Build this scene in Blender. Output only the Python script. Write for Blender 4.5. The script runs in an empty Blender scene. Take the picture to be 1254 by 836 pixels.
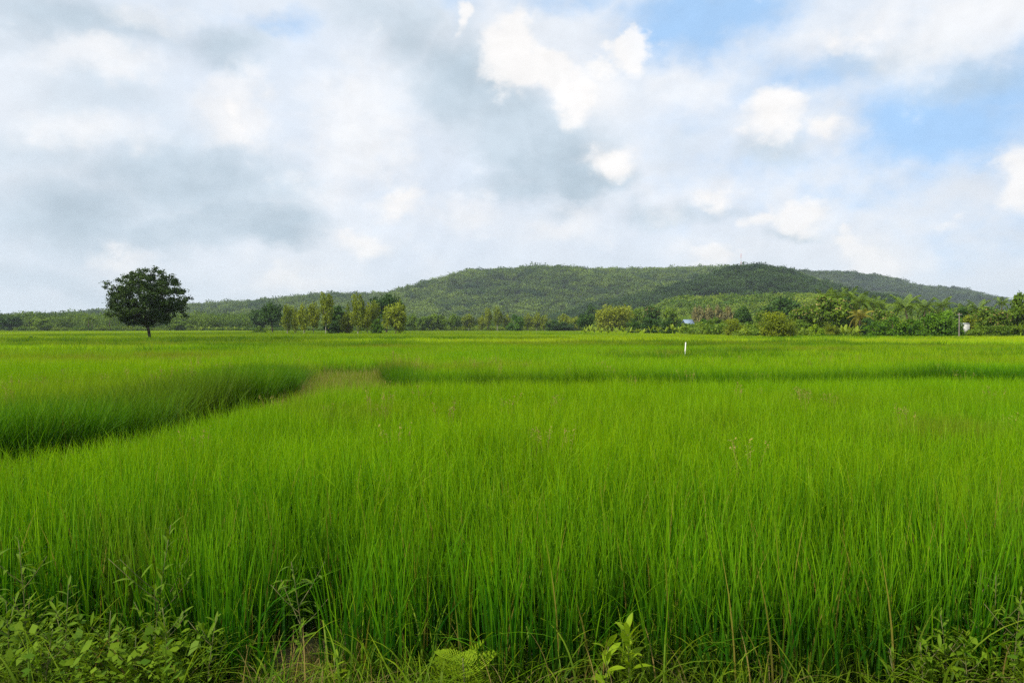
import bpy, math, random
import numpy as np

R = math.radians
rng = np.random.default_rng(11)
random.seed(11)
scene = bpy.context.scene
COL = scene.collection

# ------------------------------------------------------------------ camera
F = 940.0            # focal length in photograph pixels (1254 wide)
HZ, CX = 402.0, 627.0
CAM_Z = 2.0
cam_d = bpy.data.cameras.new('camera')
cam_d.sensor_width = 36.0
cam_d.lens = 36.0 * F / 1254.0
cam_d.clip_start = 0.05
cam_d.clip_end = 20000.0
cam = bpy.data.objects.new('camera', cam_d)
COL.objects.link(cam)
cam.location = (0, 0, CAM_Z)
cam.rotation_euler = (R(90) - math.atan((418.0 - HZ) / F), 0, 0)
scene.camera = cam

# ------------------------------------------------------------------ render settings
scene.render.engine = 'CYCLES'
cy = scene.cycles
cy.max_bounces = 4
cy.diffuse_bounces = 2
cy.glossy_bounces = 1
cy.transmission_bounces = 3
cy.volume_bounces = 0
cy.transparent_max_bounces = 4
cy.sample_clamp_indirect = 3.0
cy.adaptive_threshold = 0.004
cy.use_denoising = False      # the grain is finer than the blur that denoising leaves in grass and leaves
scene.view_settings.view_transform = 'Standard'
scene.view_settings.look = 'None'
scene.view_settings.exposure = 0.0
scene.view_settings.gamma = 1.0

# ------------------------------------------------------------------ sun
SUN_DIR = np.array([-0.58, -0.46, 0.70])
SUN_DIR = SUN_DIR / np.linalg.norm(SUN_DIR)
SUN_EL = math.asin(SUN_DIR[2])
SUN_ROT = math.atan2(SUN_DIR[0], SUN_DIR[1])
sun_d = bpy.data.lights.new('sun', 'SUN')
sun_d.energy = 5.0
sun_d.angle = R(1.0)
sun_d.color = (1.0, 0.93, 0.80)
sun = bpy.data.objects.new('sun', sun_d)
COL.objects.link(sun)
from mathutils import Vector
sun.rotation_euler = Vector((-SUN_DIR[0], -SUN_DIR[1], -SUN_DIR[2])).to_track_quat('-Z', 'Y').to_euler()


# ------------------------------------------------------------------ node helper
class NG:
    def __init__(self, tree):
        self.t = tree

    def n(self, typ, **kw):
        nd = self.t.nodes.new(typ)
        for k, v in kw.items():
            setattr(nd, k, v)
        return nd

    def put(self, sock, v):
        if isinstance(v, bpy.types.NodeSocket):
            self.t.links.new(v, sock)
        else:
            sock.default_value = v

    def m(self, op, a, b=None, c=None, clamp=False):
        nd = self.n('ShaderNodeMath', operation=op, use_clamp=clamp)
        self.put(nd.inputs[0], a)
        if b is not None:
            self.put(nd.inputs[1], b)
        if c is not None:
            self.put(nd.inputs[2], c)
        return nd.outputs[0]

    def v(self, op, a, b=None):
        nd = self.n('ShaderNodeVectorMath', operation=op)
        self.put(nd.inputs[0], a)
        if b is not None:
            self.put(nd.inputs[1], b)
        return nd.outputs['Value'] if op in ('LENGTH', 'DOT_PRODUCT', 'DISTANCE') else nd.outputs[0]

    def ramp(self, x, a, b, lo=0.0, hi=1.0, smooth=True):
        nd = self.n('ShaderNodeMapRange', interpolation_type='SMOOTHSTEP' if smooth else 'LINEAR')
        self.put(nd.inputs[0], x)
        nd.inputs[1].default_value, nd.inputs[2].default_value = a, b
        nd.inputs[3].default_value, nd.inputs[4].default_value = lo, hi
        return nd.outputs[0]

    def mix(self, f, a, b):
        nd = self.n('ShaderNodeMix', data_type='RGBA')
        self.put(nd.inputs[0], f)
        for s, x in ((nd.inputs[6], a), (nd.inputs[7], b)):
            if isinstance(x, (tuple, list)) and len(x) == 3:
                x = (*x, 1.0)
            self.put(s, x)
        return nd.outputs[2]

    def noise(self, vec, scale, detail=4.0, rough=0.5, out='Fac', dist=0.0):
        nd = self.n('ShaderNodeTexNoise')
        if vec is not None:
            self.t.links.new(vec, nd.inputs['Vector'])
        nd.inputs['Scale'].default_value = scale
        nd.inputs['Detail'].default_value = detail
        nd.inputs['Roughness'].default_value = rough
        nd.inputs['Distortion'].default_value = dist
        return nd.outputs[out]


# ------------------------------------------------------------------ world: daylight sky with clouds
def build_sky():
    w = bpy.data.worlds.new('World')
    scene.world = w
    w.use_nodes = True
    t = w.node_tree
    t.nodes.clear()
    g = NG(t)
    STR = 0.1
    out = g.n('ShaderNodeOutputWorld')
    bg = g.n('ShaderNodeBackground')
    bg.inputs['Strength'].default_value = STR
    t.links.new(bg.outputs[0], out.inputs[0])
    sky = g.n('ShaderNodeTexSky', sky_type='NISHITA')
    sky.sun_disc = False
    sky.sun_elevation = SUN_EL
    sky.sun_rotation = SUN_ROT
    sky.air_density = 1.0
    sky.dust_density = 0.6
    sky.ozone_density = 1.6
    dirv = g.n('ShaderNodeTexCoord').outputs['Generated']
    sep = g.n('ShaderNodeSeparateXYZ')
    t.links.new(dirv, sep.inputs[0])
    az = g.m('ARCTAN2', sep.outputs[0], sep.outputs[1])
    el = g.m('ARCSINE', sep.outputs[2])
    # fractal noise in direction space, a little flattened
    st = g.v('MULTIPLY', dirv, (1.0, 1.0, 1.35))
    n_big = g.noise(st, 3.2, 5.0, 0.55)
    n_mid = g.noise(st, 8.0, 8.0, 0.56)
    n_fin = g.noise(g.v('ADD', st, (4.1, 2.2, 7.3)), 19.0, 8.0, 0.55)
    n_vf = g.noise(g.v('ADD', st, (2.3, 5.1, 1.9)), 44.0, 7.0, 0.6)
    def puff(vec):
        # rounded billows: cells of a distance texture, bent by noise
        q = g.v('ADD', vec, g.v('MULTIPLY', g.v('SUBTRACT', g.noise(vec, 14.0, 4.0, 0.55, 'Color'), (0.5, 0.5, 0.5)), (0.09, 0.09, 0.09)))
        vt = g.n('ShaderNodeTexVoronoi', feature='F1', normalize=True)
        t.links.new(q, vt.inputs['Vector'])
        vt.inputs['Scale'].default_value = 13.0
        vt.inputs['Detail'].default_value = 3.0
        vt.inputs['Roughness'].default_value = 0.5
        return g.m('SUBTRACT', 1.0, vt.outputs['Distance'])
    pf = puff(st)
    pf_s = puff(g.v('ADD', st, (-0.010, 0.0, 0.014)))      # a step towards the sun
    relief = g.m('SUBTRACT', pf, pf_s)
    wp = g.noise(g.v('ADD', st, (1.7, 9.2, 3.3)), 7.0, 3.0, 0.5, 'Color')
    wp2 = g.noise(g.v('ADD', st, (8.7, 2.2, 1.3)), 26.0, 4.0, 0.55, 'Color')
    ae = g.n('ShaderNodeCombineXYZ')
    t.links.new(az, ae.inputs[0])
    t.links.new(el, ae.inputs[1])
    warp = g.v('MULTIPLY', g.v('SUBTRACT', wp, (0.5, 0.5, 0.5)), (0.085, 0.065, 0.0))
    warp2 = g.v('MULTIPLY', g.v('SUBTRACT', wp2, (0.5, 0.5, 0.5)), (0.045, 0.04, 0.0))
    p = g.v('ADD', g.v('ADD', ae.outputs[0], warp), warp2)

    def blob(px, py, rx, ry, amp=1.0, rot=0.0, crisp_base=False):
        a = math.atan((px - CX) / F)
        e = math.atan((HZ - py) / F * math.cos(a))
        q = g.v('SUBTRACT', p, (a, e, 0.0))
        if rot:
            vr = g.n('ShaderNodeVectorRotate', rotation_type='Z_AXIS')
            t.links.new(q, vr.inputs['Vector'])
            vr.inputs['Angle'].default_value = R(rot)
            q = vr.outputs[0]
        if crisp_base:
            # a cumulus head: sharp above, drawn out and fading below
            sy = g.n('ShaderNodeSeparateXYZ')
            t.links.new(q, sy.inputs[0])
            cb = g.n('ShaderNodeCombineXYZ')
            t.links.new(sy.outputs[0], cb.inputs[0])
            t.links.new(g.m('ADD', g.m('MAXIMUM', sy.outputs[1], 0.0), g.m('MULTIPLY', g.m('MINIMUM', sy.outputs[1], 0.0), 0.5)), cb.inputs[1])
            q = cb.outputs[0]
        q = g.v('MULTIPLY', q, (F / rx, F / ry, 0.0))
        return g.ramp(g.v('LENGTH', q), 1.0, 0.0, 0.0, amp)

    def field(lst, op='MAXIMUM', heads=False):
        f = None
        for b in lst:
            x = blob(*b, crisp_base=heads)
            f = x if f is None else g.m(op, f, x)
        return f

    # gaps of blue between the clouds
    holes = field([(1165, 160, 210, 100), (1230, 110, 140, 90), (860, 25, 200, 75, 1.0), (1000, 95, 160, 70, .75), (345, 42, 90, 34, .62),
                   (565, 12, 90, 46, .55), (700, 5, 150, 44, .65), (1130, 225, 210, 80, .5), (1240, 270, 160, 90, .5),
                   (930, 200, 260, 160, .34), (850, 150, 160, 90, .3)])
    # grey undersides
    dark = field([(500, 45, 130, 80, .7, 35), (575, 110, 140, 100, .95, 40), (660, 180, 170, 90, 1.15, 35), (718, 226, 95, 40, 1.25), (640, 222, 120, 40, .9), (460, 25, 150, 60, .6),
                  (240, 225, 210, 95, 1.05), (320, 280, 120, 50, 1.3), (230, 290, 160, 44, 1.0), (90, 270, 210, 95, .9), (130, 120, 140, 50, .5),
                  (110, 35, 260, 60, .8), (290, 70, 90, 50, .85), (70, 190, 150, 60, .55), (818, 262, 80, 30, .9), (945, 180, 70, 34, .7),
                  (970, 294, 60, 20, .8), (1090, 75, 160, 50, .5), (1200, 95, 130, 50, .6), (830, 180, 80, 60, .35),
                  (60, 350, 300, 40, .6), (880, 262, 60, 24, .6)])
    # sunlit tops, soft
    soft = field([(300, 140, 80, 70, 1.0), (135, 85, 140, 35, .7), (200, 35, 110, 40, .7), (440, 130, 110, 130, .6), (450, 175, 140, 110, .75), (565, 262, 140, 60, .65), (840, 110, 120, 80, .55), (640, 75, 95, 60, 1.0), (720, 110, 90, 60, .8),
                  (410, 230, 90, 60, .5), (485, 250, 75, 40, .8), (690, 275, 120, 45, .8), (742, 205, 60, 34, .95), (880, 235, 70, 40, .75),
                  (820, 250, 70, 50, .5), (950, 140, 85, 60, .95), (1030, 160, 70, 40, .7), (1010, 50, 110, 60, .7), (1180, 40, 150, 70, .8), (1080, 20, 120, 60, .6),
                  (880, 320, 120, 45, .6), (1070, 310, 90, 50, .9), (360, 350, 130, 40, .8), (150, 325, 80, 40, .8), (440, 305, 80, 34, .8),
                  (100, 160, 130, 50, .5), (1235, 200, 60, 50, .7), (1170, 268, 70, 25, .5), (560, 330, 150, 40, .4)])
    # crisp cumulus heads
    crisp = field([(632, 60, 62, 48, 1.35), (678, 76, 60, 32, 1.2), (770, 60, 46, 24, 1.35), (735, 74, 60, 16, 1.0), (700, 108, 50, 34, .9), (568, 26, 18, 16, .9),
                   (948, 128, 62, 44, .9), (968, 262, 62, 34, 1.0), (925, 268, 40, 18, .8), (1072, 306, 56, 30, .85), (1040, 290, 26, 20, .8), (883, 316, 38, 22, .95),
                   (742, 203, 40, 22, .7), (884, 238, 40, 26, .7), (1238, 205, 44, 34, .8), (1020, 158, 50, 18, .75), (300, 140, 40, 42, .7),
                   (480, 240, 46, 28, .7), (350, 348, 60, 22, .7), (150, 322, 40, 26, .7), (440, 300, 44, 26, .7), (1060, 42, 70, 26, .6), (1170, 268, 40, 14, .6)], heads=True)
    nz = g.m('SUBTRACT', n_mid, 0.5)
    nf = g.m('SUBTRACT', n_fin, 0.5)
    nb = g.m('SUBTRACT', n_big, 0.5)
    nv = g.m('SUBTRACT', n_vf, 0.5)
    hole_m = g.ramp(g.m('ADD', holes, g.m('MULTIPLY', g.m('ADD', nz, nf), 0.75)), 0.10, 0.95)
    dark_m = g.ramp(g.m('ADD', g.m('ADD', dark, g.m('MULTIPLY', nb, 0.4)), g.m('MULTIPLY', nz, 0.45)), 0.05, 0.95)
    soft_m = g.ramp(g.m('ADD', soft, g.m('ADD', g.m('MULTIPLY', nz, .8), g.m('ADD', g.m('MULTIPLY', nf, .8), g.m('MULTIPLY', nv, .4)))), 0.18, 0.85)
    crisp_m = g.ramp(g.m('ADD', crisp, g.m('ADD', g.m('ADD', g.m('MULTIPLY', nf, .8), g.m('MULTIPLY', nv, .4)), g.m('MULTIPLY', g.m('SUBTRACT', pf, 0.72), 1.5))), 0.20, 0.80)

    def lin(c):
        return tuple(x / STR for x in c)
    blue = g.v('MULTIPLY', sky.outputs[0], (0.9, 1.0, 1.25))
    blue = g.mix(0.8, blue, lin((0.46, 0.72, 1.05)))
    veil = g.mix(g.ramp(n_big, 0.35, 0.65), lin((0.76, 0.84, 0.95)), lin((0.85, 0.90, 0.97)))
    c = g.mix(hole_m, veil, blue)
    c = g.mix(g.m('MULTIPLY', dark_m, 0.9), c, g.mix(g.ramp(n_mid, .3, .7), lin((0.46, 0.58, 0.68)), lin((0.62, 0.73, 0.83))))
    c = g.mix(g.m('MULTIPLY', soft_m, 0.72), c, lin((0.95, 0.95, 0.96)))
    c = g.mix(g.m('MULTIPLY', crisp_m, 0.85), c, lin((1.02, 1.0, 0.985)))
    RG = 1.6
    # billows: small-scale relief over all cloud
    c = g.v('SCALE', c)
    c.node.inputs['Scale'].default_value = 1.0
    t.links.new(g.m('ADD', 1.0, g.m('MULTIPLY', g.m('ADD', g.m('ADD', g.m('MULTIPLY', nf, .5), nz), g.m('MULTIPLY', relief, RG)), 0.17)), c.node.inputs['Scale'])
    # paler air towards the horizon
    hz = g.ramp(sep.outputs[2], 0.16, 0.0, 0.0, 0.45)
    c = g.mix(hz, c, lin((0.70, 0.80, 0.90)))
    t.links.new(c, bg.inputs['Color'])


build_sky()


# ------------------------------------------------------------------ small helpers
def make_mesh(name, verts, faces, mat=None, attrs=None, smooth=False):
    """verts (N,3); faces: list of (M,k) arrays of one k each, or one array."""
    me = bpy.data.meshes.new(name)
    verts = np.asarray(verts, dtype=np.float32)
    if isinstance(faces, np.ndarray):
        faces = [faces]
    faces = [f for f in faces if len(f)]
    me.vertices.add(len(verts))
    me.vertices.foreach_set('co', verts.ravel())
    loops = np.concatenate([f.ravel() for f in faces]).astype(np.int32)
    tot = np.concatenate([np.full(len(f), f.shape[1]) for f in faces]).astype(np.int32)
    start = np.concatenate([[0], np.cumsum(tot)[:-1]]).astype(np.int32)
    me.loops.add(len(loops))
    me.loops.foreach_set('vertex_index', loops)
    me.polygons.add(len(tot))
    me.polygons.foreach_set('loop_start', start)
    me.polygons.foreach_set('loop_total', tot)
    if smooth:
        me.polygons.foreach_set('use_smooth', np.ones(len(tot), dtype=bool))
    for k, a in (attrs or {}).items():
        at = me.attributes.new(k, 'FLOAT', 'POINT')
        at.data.foreach_set('value', np.asarray(a, dtype=np.float32))
    me.update(calc_edges=True)
    if mat is not None:
        me.materials.append(mat)
    return me


def link(name, me, parent=None, loc=None, rot=None, scale=None):
    o = bpy.data.objects.new(name, me)
    COL.objects.link(o)
    if parent is not None:
        o.parent = parent
    if loc is not None:
        o.location = loc
    if rot is not None:
        o.rotation_euler = rot
    if scale is not None:
        o.scale = scale
    return o


def tag(o, label=None, cat=None, group=None, kind=None):
    if label:
        o['label'] = label
    if cat:
        o['category'] = cat
    if group:
        o['group'] = group
    if kind:
        o['kind'] = kind
    return o


def thing(name, label, cat, loc, rz=0.0, group=None, scale=(1, 1, 1)):
    o = bpy.data.objects.new(name, None)
    COL.objects.link(o)
    o.empty_display_size = 0.2
    o.location = loc
    o.rotation_euler = (0, 0, rz)
    o.scale = scale
    return tag(o, label, cat, group)


def gx(px, D):
    return (px - CX) / F * D


def gz(py, D):
    return CAM_Z + (HZ - py) / F * D


class Geo:
    """collects triangles and quads"""
    def __init__(self):
        self.v, self.q, self.t, self.a, self.n = [], [], [], [], 0

    def add(self, v, q=None, t=None, a=0.5):
        v = np.asarray(v, float)
        self.v.append(v)
        self.a.append(np.full(len(v), a) if np.isscalar(a) else np.asarray(a, float))
        if q is not None and len(q):
            self.q.append(np.asarray(q) + self.n)
        if t is not None and len(t):
            self.t.append(np.asarray(t) + self.n)
        self.n += len(v)

    def tube(self, pts, rad, sides=7, a=0.5, cap=True):
        pts = np.asarray(pts, float)
        k = len(pts)
        d = np.gradient(pts, axis=0)
        d /= np.linalg.norm(d, axis=1)[:, None] + 1e-9
        ref = np.array([1.0, 0.13, 0.0]) if abs(d[:, 2]).mean() > 0.6 else np.array([0.0, 0.1, 1.0])
        s = np.cross(d, ref)
        s /= np.linalg.norm(s, axis=1)[:, None] + 1e-9
        u = np.cross(s, d)
        th = np.linspace(0, 2 * np.pi, sides, endpoint=False)
        rad = np.broadcast_to(np.asarray(rad, float), (k,))
        ring = pts[:, None, :] + rad[:, None, None] * (np.cos(th)[None, :, None] * s[:, None, :] + np.sin(th)[None, :, None] * u[:, None, :])
        q = []
        for i in range(k - 1):
            for j in range(sides):
                j2 = (j + 1) % sides
                q.append((i * sides + j, i * sides + j2, (i + 1) * sides + j2, (i + 1) * sides + j))
        v = ring.reshape(-1, 3)
        t = None
        if cap:
            v = np.vstack([v, pts[-1:]])
            t = [((k - 1) * sides + j, (k - 1) * sides + (j + 1) % sides, k * sides) for j in range(sides)]
        self.add(v, q, t, a)

    def box(self, lo, hi, a=0.5):
        x0, y0, z0 = lo
        x1, y1, z1 = hi
        v = [(x0, y0, z0), (x1, y0, z0), (x1, y1, z0), (x0, y1, z0), (x0, y0, z1), (x1, y0, z1), (x1, y1, z1), (x0, y1, z1)]
        self.add(v, [(0, 3, 2, 1), (4, 5, 6, 7), (0, 1, 5, 4), (1, 2, 6, 5), (2, 3, 7, 6), (3, 0, 4, 7)], None, a)

    def mesh(self, name, mat, smooth=False):
        f = []
        if self.q:
            f.append(np.vstack(self.q))
        if self.t:
            f.append(np.vstack(self.t))
        return make_mesh(name, np.vstack(self.v), f, mat, {'rnd': np.concatenate(self.a)}, smooth)


# ------------------------------------------------------------------ materials
def new_mat(name):
    m = bpy.data.materials.new(name)
    m.use_nodes = True
    m.node_tree.nodes.clear()
    g = NG(m.node_tree)
    out = g.n('ShaderNodeOutputMaterial')
    return m, g, out


def attr(g, name, kind='GEOMETRY'):
    nd = g.n('ShaderNodeAttribute', attribute_type=kind, attribute_name=name)
    return nd.outputs['Fac']


def foliage_mat(name, c0, c1, c2=None, amt2=0.0, trans=0.3, objvar=0.5, worldscale=0.0, rough=0.55, spec=0.12, wamp=1.6):
    """leaf colours c0..c1 by clump, object and place; c2 a third colour on some leaves"""
    m, g, out = new_mat(name)
    r = attr(g, 'rnd')
    f = r
    ob = g.n('ShaderNodeObjectInfo').outputs['Random']
    f = g.m('ADD', g.m('MULTIPLY', r, 1.0 - objvar), g.m('MULTIPLY', ob, objvar))
    if worldscale:
        pos = g.n('ShaderNodeNewGeometry').outputs['Position']
        f = g.m('ADD', f, g.m('MULTIPLY', g.m('SUBTRACT', g.noise(pos, worldscale, 3.0, 0.6), 0.5), wamp), clamp=True)
    col = g.mix(f, c0, c1)
    if c2 is not None:
        wn = g.n('ShaderNodeTexWhiteNoise', noise_dimensions='1D')
        g.t.links.new(g.m('MULTIPLY', r, 517.3), wn.inputs['W'])
        col = g.mix(g.m('LESS_THAN', wn.outputs['Value'], amt2), col, c2)
    pr = g.n('ShaderNodeBsdfPrincipled')
    g.t.links.new(col, pr.inputs['Base Color'])
    pr.inputs['Roughness'].default_value = rough
    pr.inputs['Specular IOR Level'].default_value = spec
    tr = g.n('ShaderNodeBsdfTranslucent')
    g.t.links.new(g.v('MULTIPLY', col, (1.25, 1.2, 0.6)), tr.inputs['Color'])
    mx = g.n('ShaderNodeMixShader')
    mx.inputs[0].default_value = trans
    g.t.links.new(pr.outputs[0], mx.inputs[1])
    g.t.links.new(tr.outputs[0], mx.inputs[2])
    g.t.links.new(mx.outputs[0], out.inputs['Surface'])
    return m


def plain_mat(name, c0, c1=None, scale=8.0, rough=0.8, spec=0.3, bump=0.0, stretch=(1, 1, 1), detail=5.0):
    m, g, out = new_mat(name)
    pr = g.n('ShaderNodeBsdfPrincipled')
    co = g.v('MULTIPLY', g.n('ShaderNodeTexCoord').outputs['Object'], stretch)
    n = g.noise(co, scale, detail, 0.6)
    g.t.links.new(g.mix(g.ramp(n, 0.3, 0.7), c0, c1 or c0), pr.inputs['Base Color'])
    pr.inputs['Roughness'].default_value = rough
    pr.inputs['Specular IOR Level'].default_value = spec
    if bump:
        b = g.n('ShaderNodeBump')
        b.inputs['Strength'].default_value = bump
        b.inputs['Distance'].default_value = 0.05
        g.t.links.new(n, b.inputs['Height'])
        g.t.links.new(b.outputs[0], pr.inputs['Normal'])
    g.t.links.new(pr.outputs[0], out.inputs['Surface'])
    return m


def rice_mat(name, base, mid, tip, brown, brown_amt=1.0):
    """blade colour runs base -> tip, shifts with the place in the field, brown weeds in patches"""
    m, g, out = new_mat(name)
    tt = attr(g, 'along')
    r = attr(g, 'rnd')
    tint = attr(g, 'tint', 'INSTANCER')
    lot = attr(g, 'lot', 'INSTANCER')
    pos = g.n('ShaderNodeNewGeometry').outputs['Position']
    flat = g.v('MULTIPLY', pos, (1.0, 1.0, 0.0))
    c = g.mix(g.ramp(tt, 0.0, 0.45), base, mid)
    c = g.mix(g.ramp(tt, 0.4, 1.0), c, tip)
    # slow drift between fresher and yellower rice
    n1 = g.noise(flat, 0.16, 4.0, 0.6)
    n2 = g.noise(g.v('ADD', flat, (31.0, 7.0, 0.0)), 0.035, 3.0, 0.55)
    hs = g.n('ShaderNodeHueSaturation')
    g.t.links.new(c, hs.inputs['Color'])
    hue = g.m('ADD', 0.5, g.m('MULTIPLY', g.m('SUBTRACT', g.m('ADD', g.m('MULTIPLY', n1, .5), g.m('MULTIPLY', n2, .5)), 0.5), -0.09))
    hue = g.m('ADD', hue, g.m('MULTIPLY', g.m('SUBTRACT', r, 0.5), -0.035))
    g.t.links.new(hue, hs.inputs['Hue'])
    n3 = g.noise(g.v('ADD', flat, (5.0, 71.0, 0.0)), 0.9, 5.0, 0.65)
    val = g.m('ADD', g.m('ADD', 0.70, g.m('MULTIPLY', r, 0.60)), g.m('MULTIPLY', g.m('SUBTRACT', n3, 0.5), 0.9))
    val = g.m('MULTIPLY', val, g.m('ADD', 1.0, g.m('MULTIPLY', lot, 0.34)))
    hue = g.m('SUBTRACT', hue, g.m('MULTIPLY', lot, 0.010))
    g.t.links.new(hue, hs.inputs['Hue'])
    g.t.links.new(val, hs.inputs['Value'])
    c = hs.outputs[0]
    dead = g.m('GREATER_THAN', r, 0.98)
    c = g.mix(g.m('MULTIPLY', dead, 0.7), c, (0.30, 0.22, 0.05))
    c = g.mix(g.m('MULTIPLY', tint, brown_amt), c, brown)
    pr = g.n('ShaderNodeBsdfPrincipled')
    g.t.links.new(c, pr.inputs['Base Color'])
    pr.inputs['Roughness'].default_value = 0.5
    pr.inputs['Specular IOR Level'].default_value = 0.10
    tr = g.n('ShaderNodeBsdfTranslucent')
    g.t.links.new(g.v('MULTIPLY', c, (1.2, 1.15, 0.5)), tr.inputs['Color'])
    mx = g.n('ShaderNodeMixShader')
    mx.inputs[0].default_value = 0.45
    g.t.links.new(pr.outputs[0], mx.inputs[1])
    g.t.links.new(tr.outputs[0], mx.inputs[2])
    g.t.links.new(mx.outputs[0], out.inputs['Surface'])
    return m


def ground_mat():
    m, g, out = new_mat('paddy_soil')
    pos = g.n('ShaderNodeNewGeometry').outputs['Position']
    n1 = g.noise(pos, 0.5, 6.0, 0.6)
    n2 = g.noise(pos, 22.0, 8.0, 0.75)
    mud = g.mix(n2, (0.040, 0.026, 0.013), (0.105, 0.070, 0.034))
    grn = g.mix(n2, (0.05, 0.09, 0.012), (0.10, 0.15, 0.02))
    c = g.mix(g.ramp(n1, 0.38, 0.6), mud, grn)
    pr = g.n('ShaderNodeBsdfPrincipled')
    g.t.links.new(c, pr.inputs['Base Color'])
    pr.inputs['Roughness'].default_value = 0.9
    b = g.n('ShaderNodeBump')
    b.inputs['Strength'].default_value = 0.6
    b.inputs['Distance'].default_value = 0.05
    g.t.links.new(n2, b.inputs['Height'])
    g.t.links.new(b.outputs[0], pr.inputs['Normal'])
    g.t.links.new(pr.outputs[0], out.inputs['Surface'])
    return m


def hill_mat(name, c0, c1):
    m, g, out = new_mat(name)
    pos = g.n('ShaderNodeNewGeometry').outputs['Position']
    n1 = g.noise(pos, 0.06, 6.0, 0.65)
    pr = g.n('ShaderNodeBsdfPrincipled')
    g.t.links.new(g.mix(g.ramp(n1, .35, .65), c0, c1), pr.inputs['Base Color'])
    pr.inputs['Roughness'].default_value = 0.95
    pr.inputs['Specular IOR Level'].default_value = 0.05
    g.t.links.new(pr.outputs[0], out.inputs['Surface'])
    return m


M = {}
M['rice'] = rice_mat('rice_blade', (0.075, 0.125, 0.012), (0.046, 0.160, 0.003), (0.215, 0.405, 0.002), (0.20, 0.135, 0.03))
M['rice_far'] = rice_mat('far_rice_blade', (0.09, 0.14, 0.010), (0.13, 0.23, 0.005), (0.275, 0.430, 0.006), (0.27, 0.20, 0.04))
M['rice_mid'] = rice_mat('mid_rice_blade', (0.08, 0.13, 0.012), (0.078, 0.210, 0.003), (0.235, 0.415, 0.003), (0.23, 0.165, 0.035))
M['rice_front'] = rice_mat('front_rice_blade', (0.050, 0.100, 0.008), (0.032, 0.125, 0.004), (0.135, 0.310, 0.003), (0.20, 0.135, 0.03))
M['rice_tall'] = rice_mat('tall_rice_blade', (0.055, 0.09, 0.012), (0.030, 0.100, 0.004), (0.090, 0.225, 0.003), (0.20, 0.13, 0.04))
M['bund_grass'] = rice_mat('bund_grass_blade', (0.07, 0.10, 0.012), (0.095, 0.19, 0.008), (0.21, 0.32, 0.010), (0.28, 0.21, 0.07))
M['dry'] = rice_mat('dry_grass_blade', (0.15, 0.12, 0.05), (0.26, 0.21, 0.08), (0.36, 0.30, 0.12), (0.2, 0.13, 0.04))
M['seed'] = foliage_mat('seed_head', (0.20, 0.16, 0.04), (0.33, 0.27, 0.07), trans=0.2)
M['soil'] = ground_mat()
M['bark_dark'] = plain_mat('dark_bark', (0.035, 0.028, 0.022), (0.075, 0.06, 0.048), 3.0, 0.9, 0.1, 0.6, (1, 1, .3))
M['bark_pale'] = plain_mat('pale_bark', (0.30, 0.27, 0.22), (0.50, 0.47, 0.41), 3.0, 0.85, 0.1, 0.3, (1, 1, .3))
M['bark_brown'] = plain_mat('brown_bark', (0.11, 0.075, 0.05), (0.20, 0.15, 0.11), 3.0, 0.9, 0.1, 0.4, (1, 1, .3))
M['leaf_lone'] = foliage_mat('dark_tree_leaf', (0.014, 0.036, 0.009), (0.060, 0.105, 0.015), trans=0.15, objvar=0.0)  # the lone tree's cloud shadow is painted into its leaf colour
M['leaf_dark'] = foliage_mat('dark_green_leaf', (0.016, 0.052, 0.010), (0.070, 0.145, 0.014), trans=0.2, objvar=0.25)
M['leaf_olive'] = foliage_mat('olive_leaf', (0.10, 0.150, 0.010), (0.29, 0.345, 0.016), trans=0.35, objvar=0.25)
M['leaf_mid'] = foliage_mat('mid_green_leaf', (0.055, 0.125, 0.010), (0.19, 0.285, 0.016), trans=0.3, objvar=0.3)
M['leaf_rich'] = foliage_mat('rich_green_leaf', (0.035, 0.11, 0.007), (0.140, 0.265, 0.010), trans=0.25, objvar=0.2)
M['leaf_pale'] = foliage_mat('pale_feathery_leaf', (0.14, 0.19, 0.016), (0.32, 0.36, 0.025), trans=0.35, objvar=0.2)
M['leaf_lime'] = foliage_mat('lime_leaf', (0.15, 0.27, 0.008), (0.30, 0.42, 0.015), trans=0.4, objvar=0.2)
M['blossom'] = foliage_mat('cream_blossom', (0.30, 0.25, 0.07), (0.46, 0.38, 0.13), trans=0.2, objvar=0.1)
M['blossom_pink'] = foliage_mat('tan_blossom', (0.27, 0.19, 0.09), (0.42, 0.30, 0.15), trans=0.2, objvar=0.1)
M['dead_vine'] = foliage_mat('withered_vine', (0.12, 0.12, 0.05), (0.25, 0.24, 0.10), trans=0.2, objvar=0.2)
M['frond'] = foliage_mat('palm_frond', (0.07, 0.13, 0.012), (0.18, 0.27, 0.022), trans=0.25, objvar=0.6)
M['frond_gold'] = foliage_mat('golden_palm_frond', (0.15, 0.16, 0.020), (0.30, 0.27, 0.035), trans=0.25, objvar=0.6)
M['banana'] = foliage_mat('banana_leaf', (0.14, 0.22, 0.015), (0.32, 0.40, 0.035), trans=0.4, objvar=0.6)
M['forest'] = foliage_mat('forest_leaf', (0.016, 0.055, 0.012), (0.155, 0.230, 0.017), trans=0.25, objvar=0.55, worldscale=0.012, wamp=2.2)
M['forest_dark'] = foliage_mat('cloud_shaded_forest_leaf', (0.009, 0.036, 0.010), (0.058, 0.112, 0.016), trans=0.2, objvar=0.55, worldscale=0.02, wamp=1.8)  # cloud shadow over the front hill, put into a darker leaf colour
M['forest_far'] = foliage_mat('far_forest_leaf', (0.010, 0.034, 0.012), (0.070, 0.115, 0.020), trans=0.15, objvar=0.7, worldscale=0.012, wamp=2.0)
M['forest_lit'] = foliage_mat('foothill_leaf', (0.045, 0.12, 0.010), (0.24, 0.32, 0.016), trans=0.3, objvar=0.6, worldscale=0.012)
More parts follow.
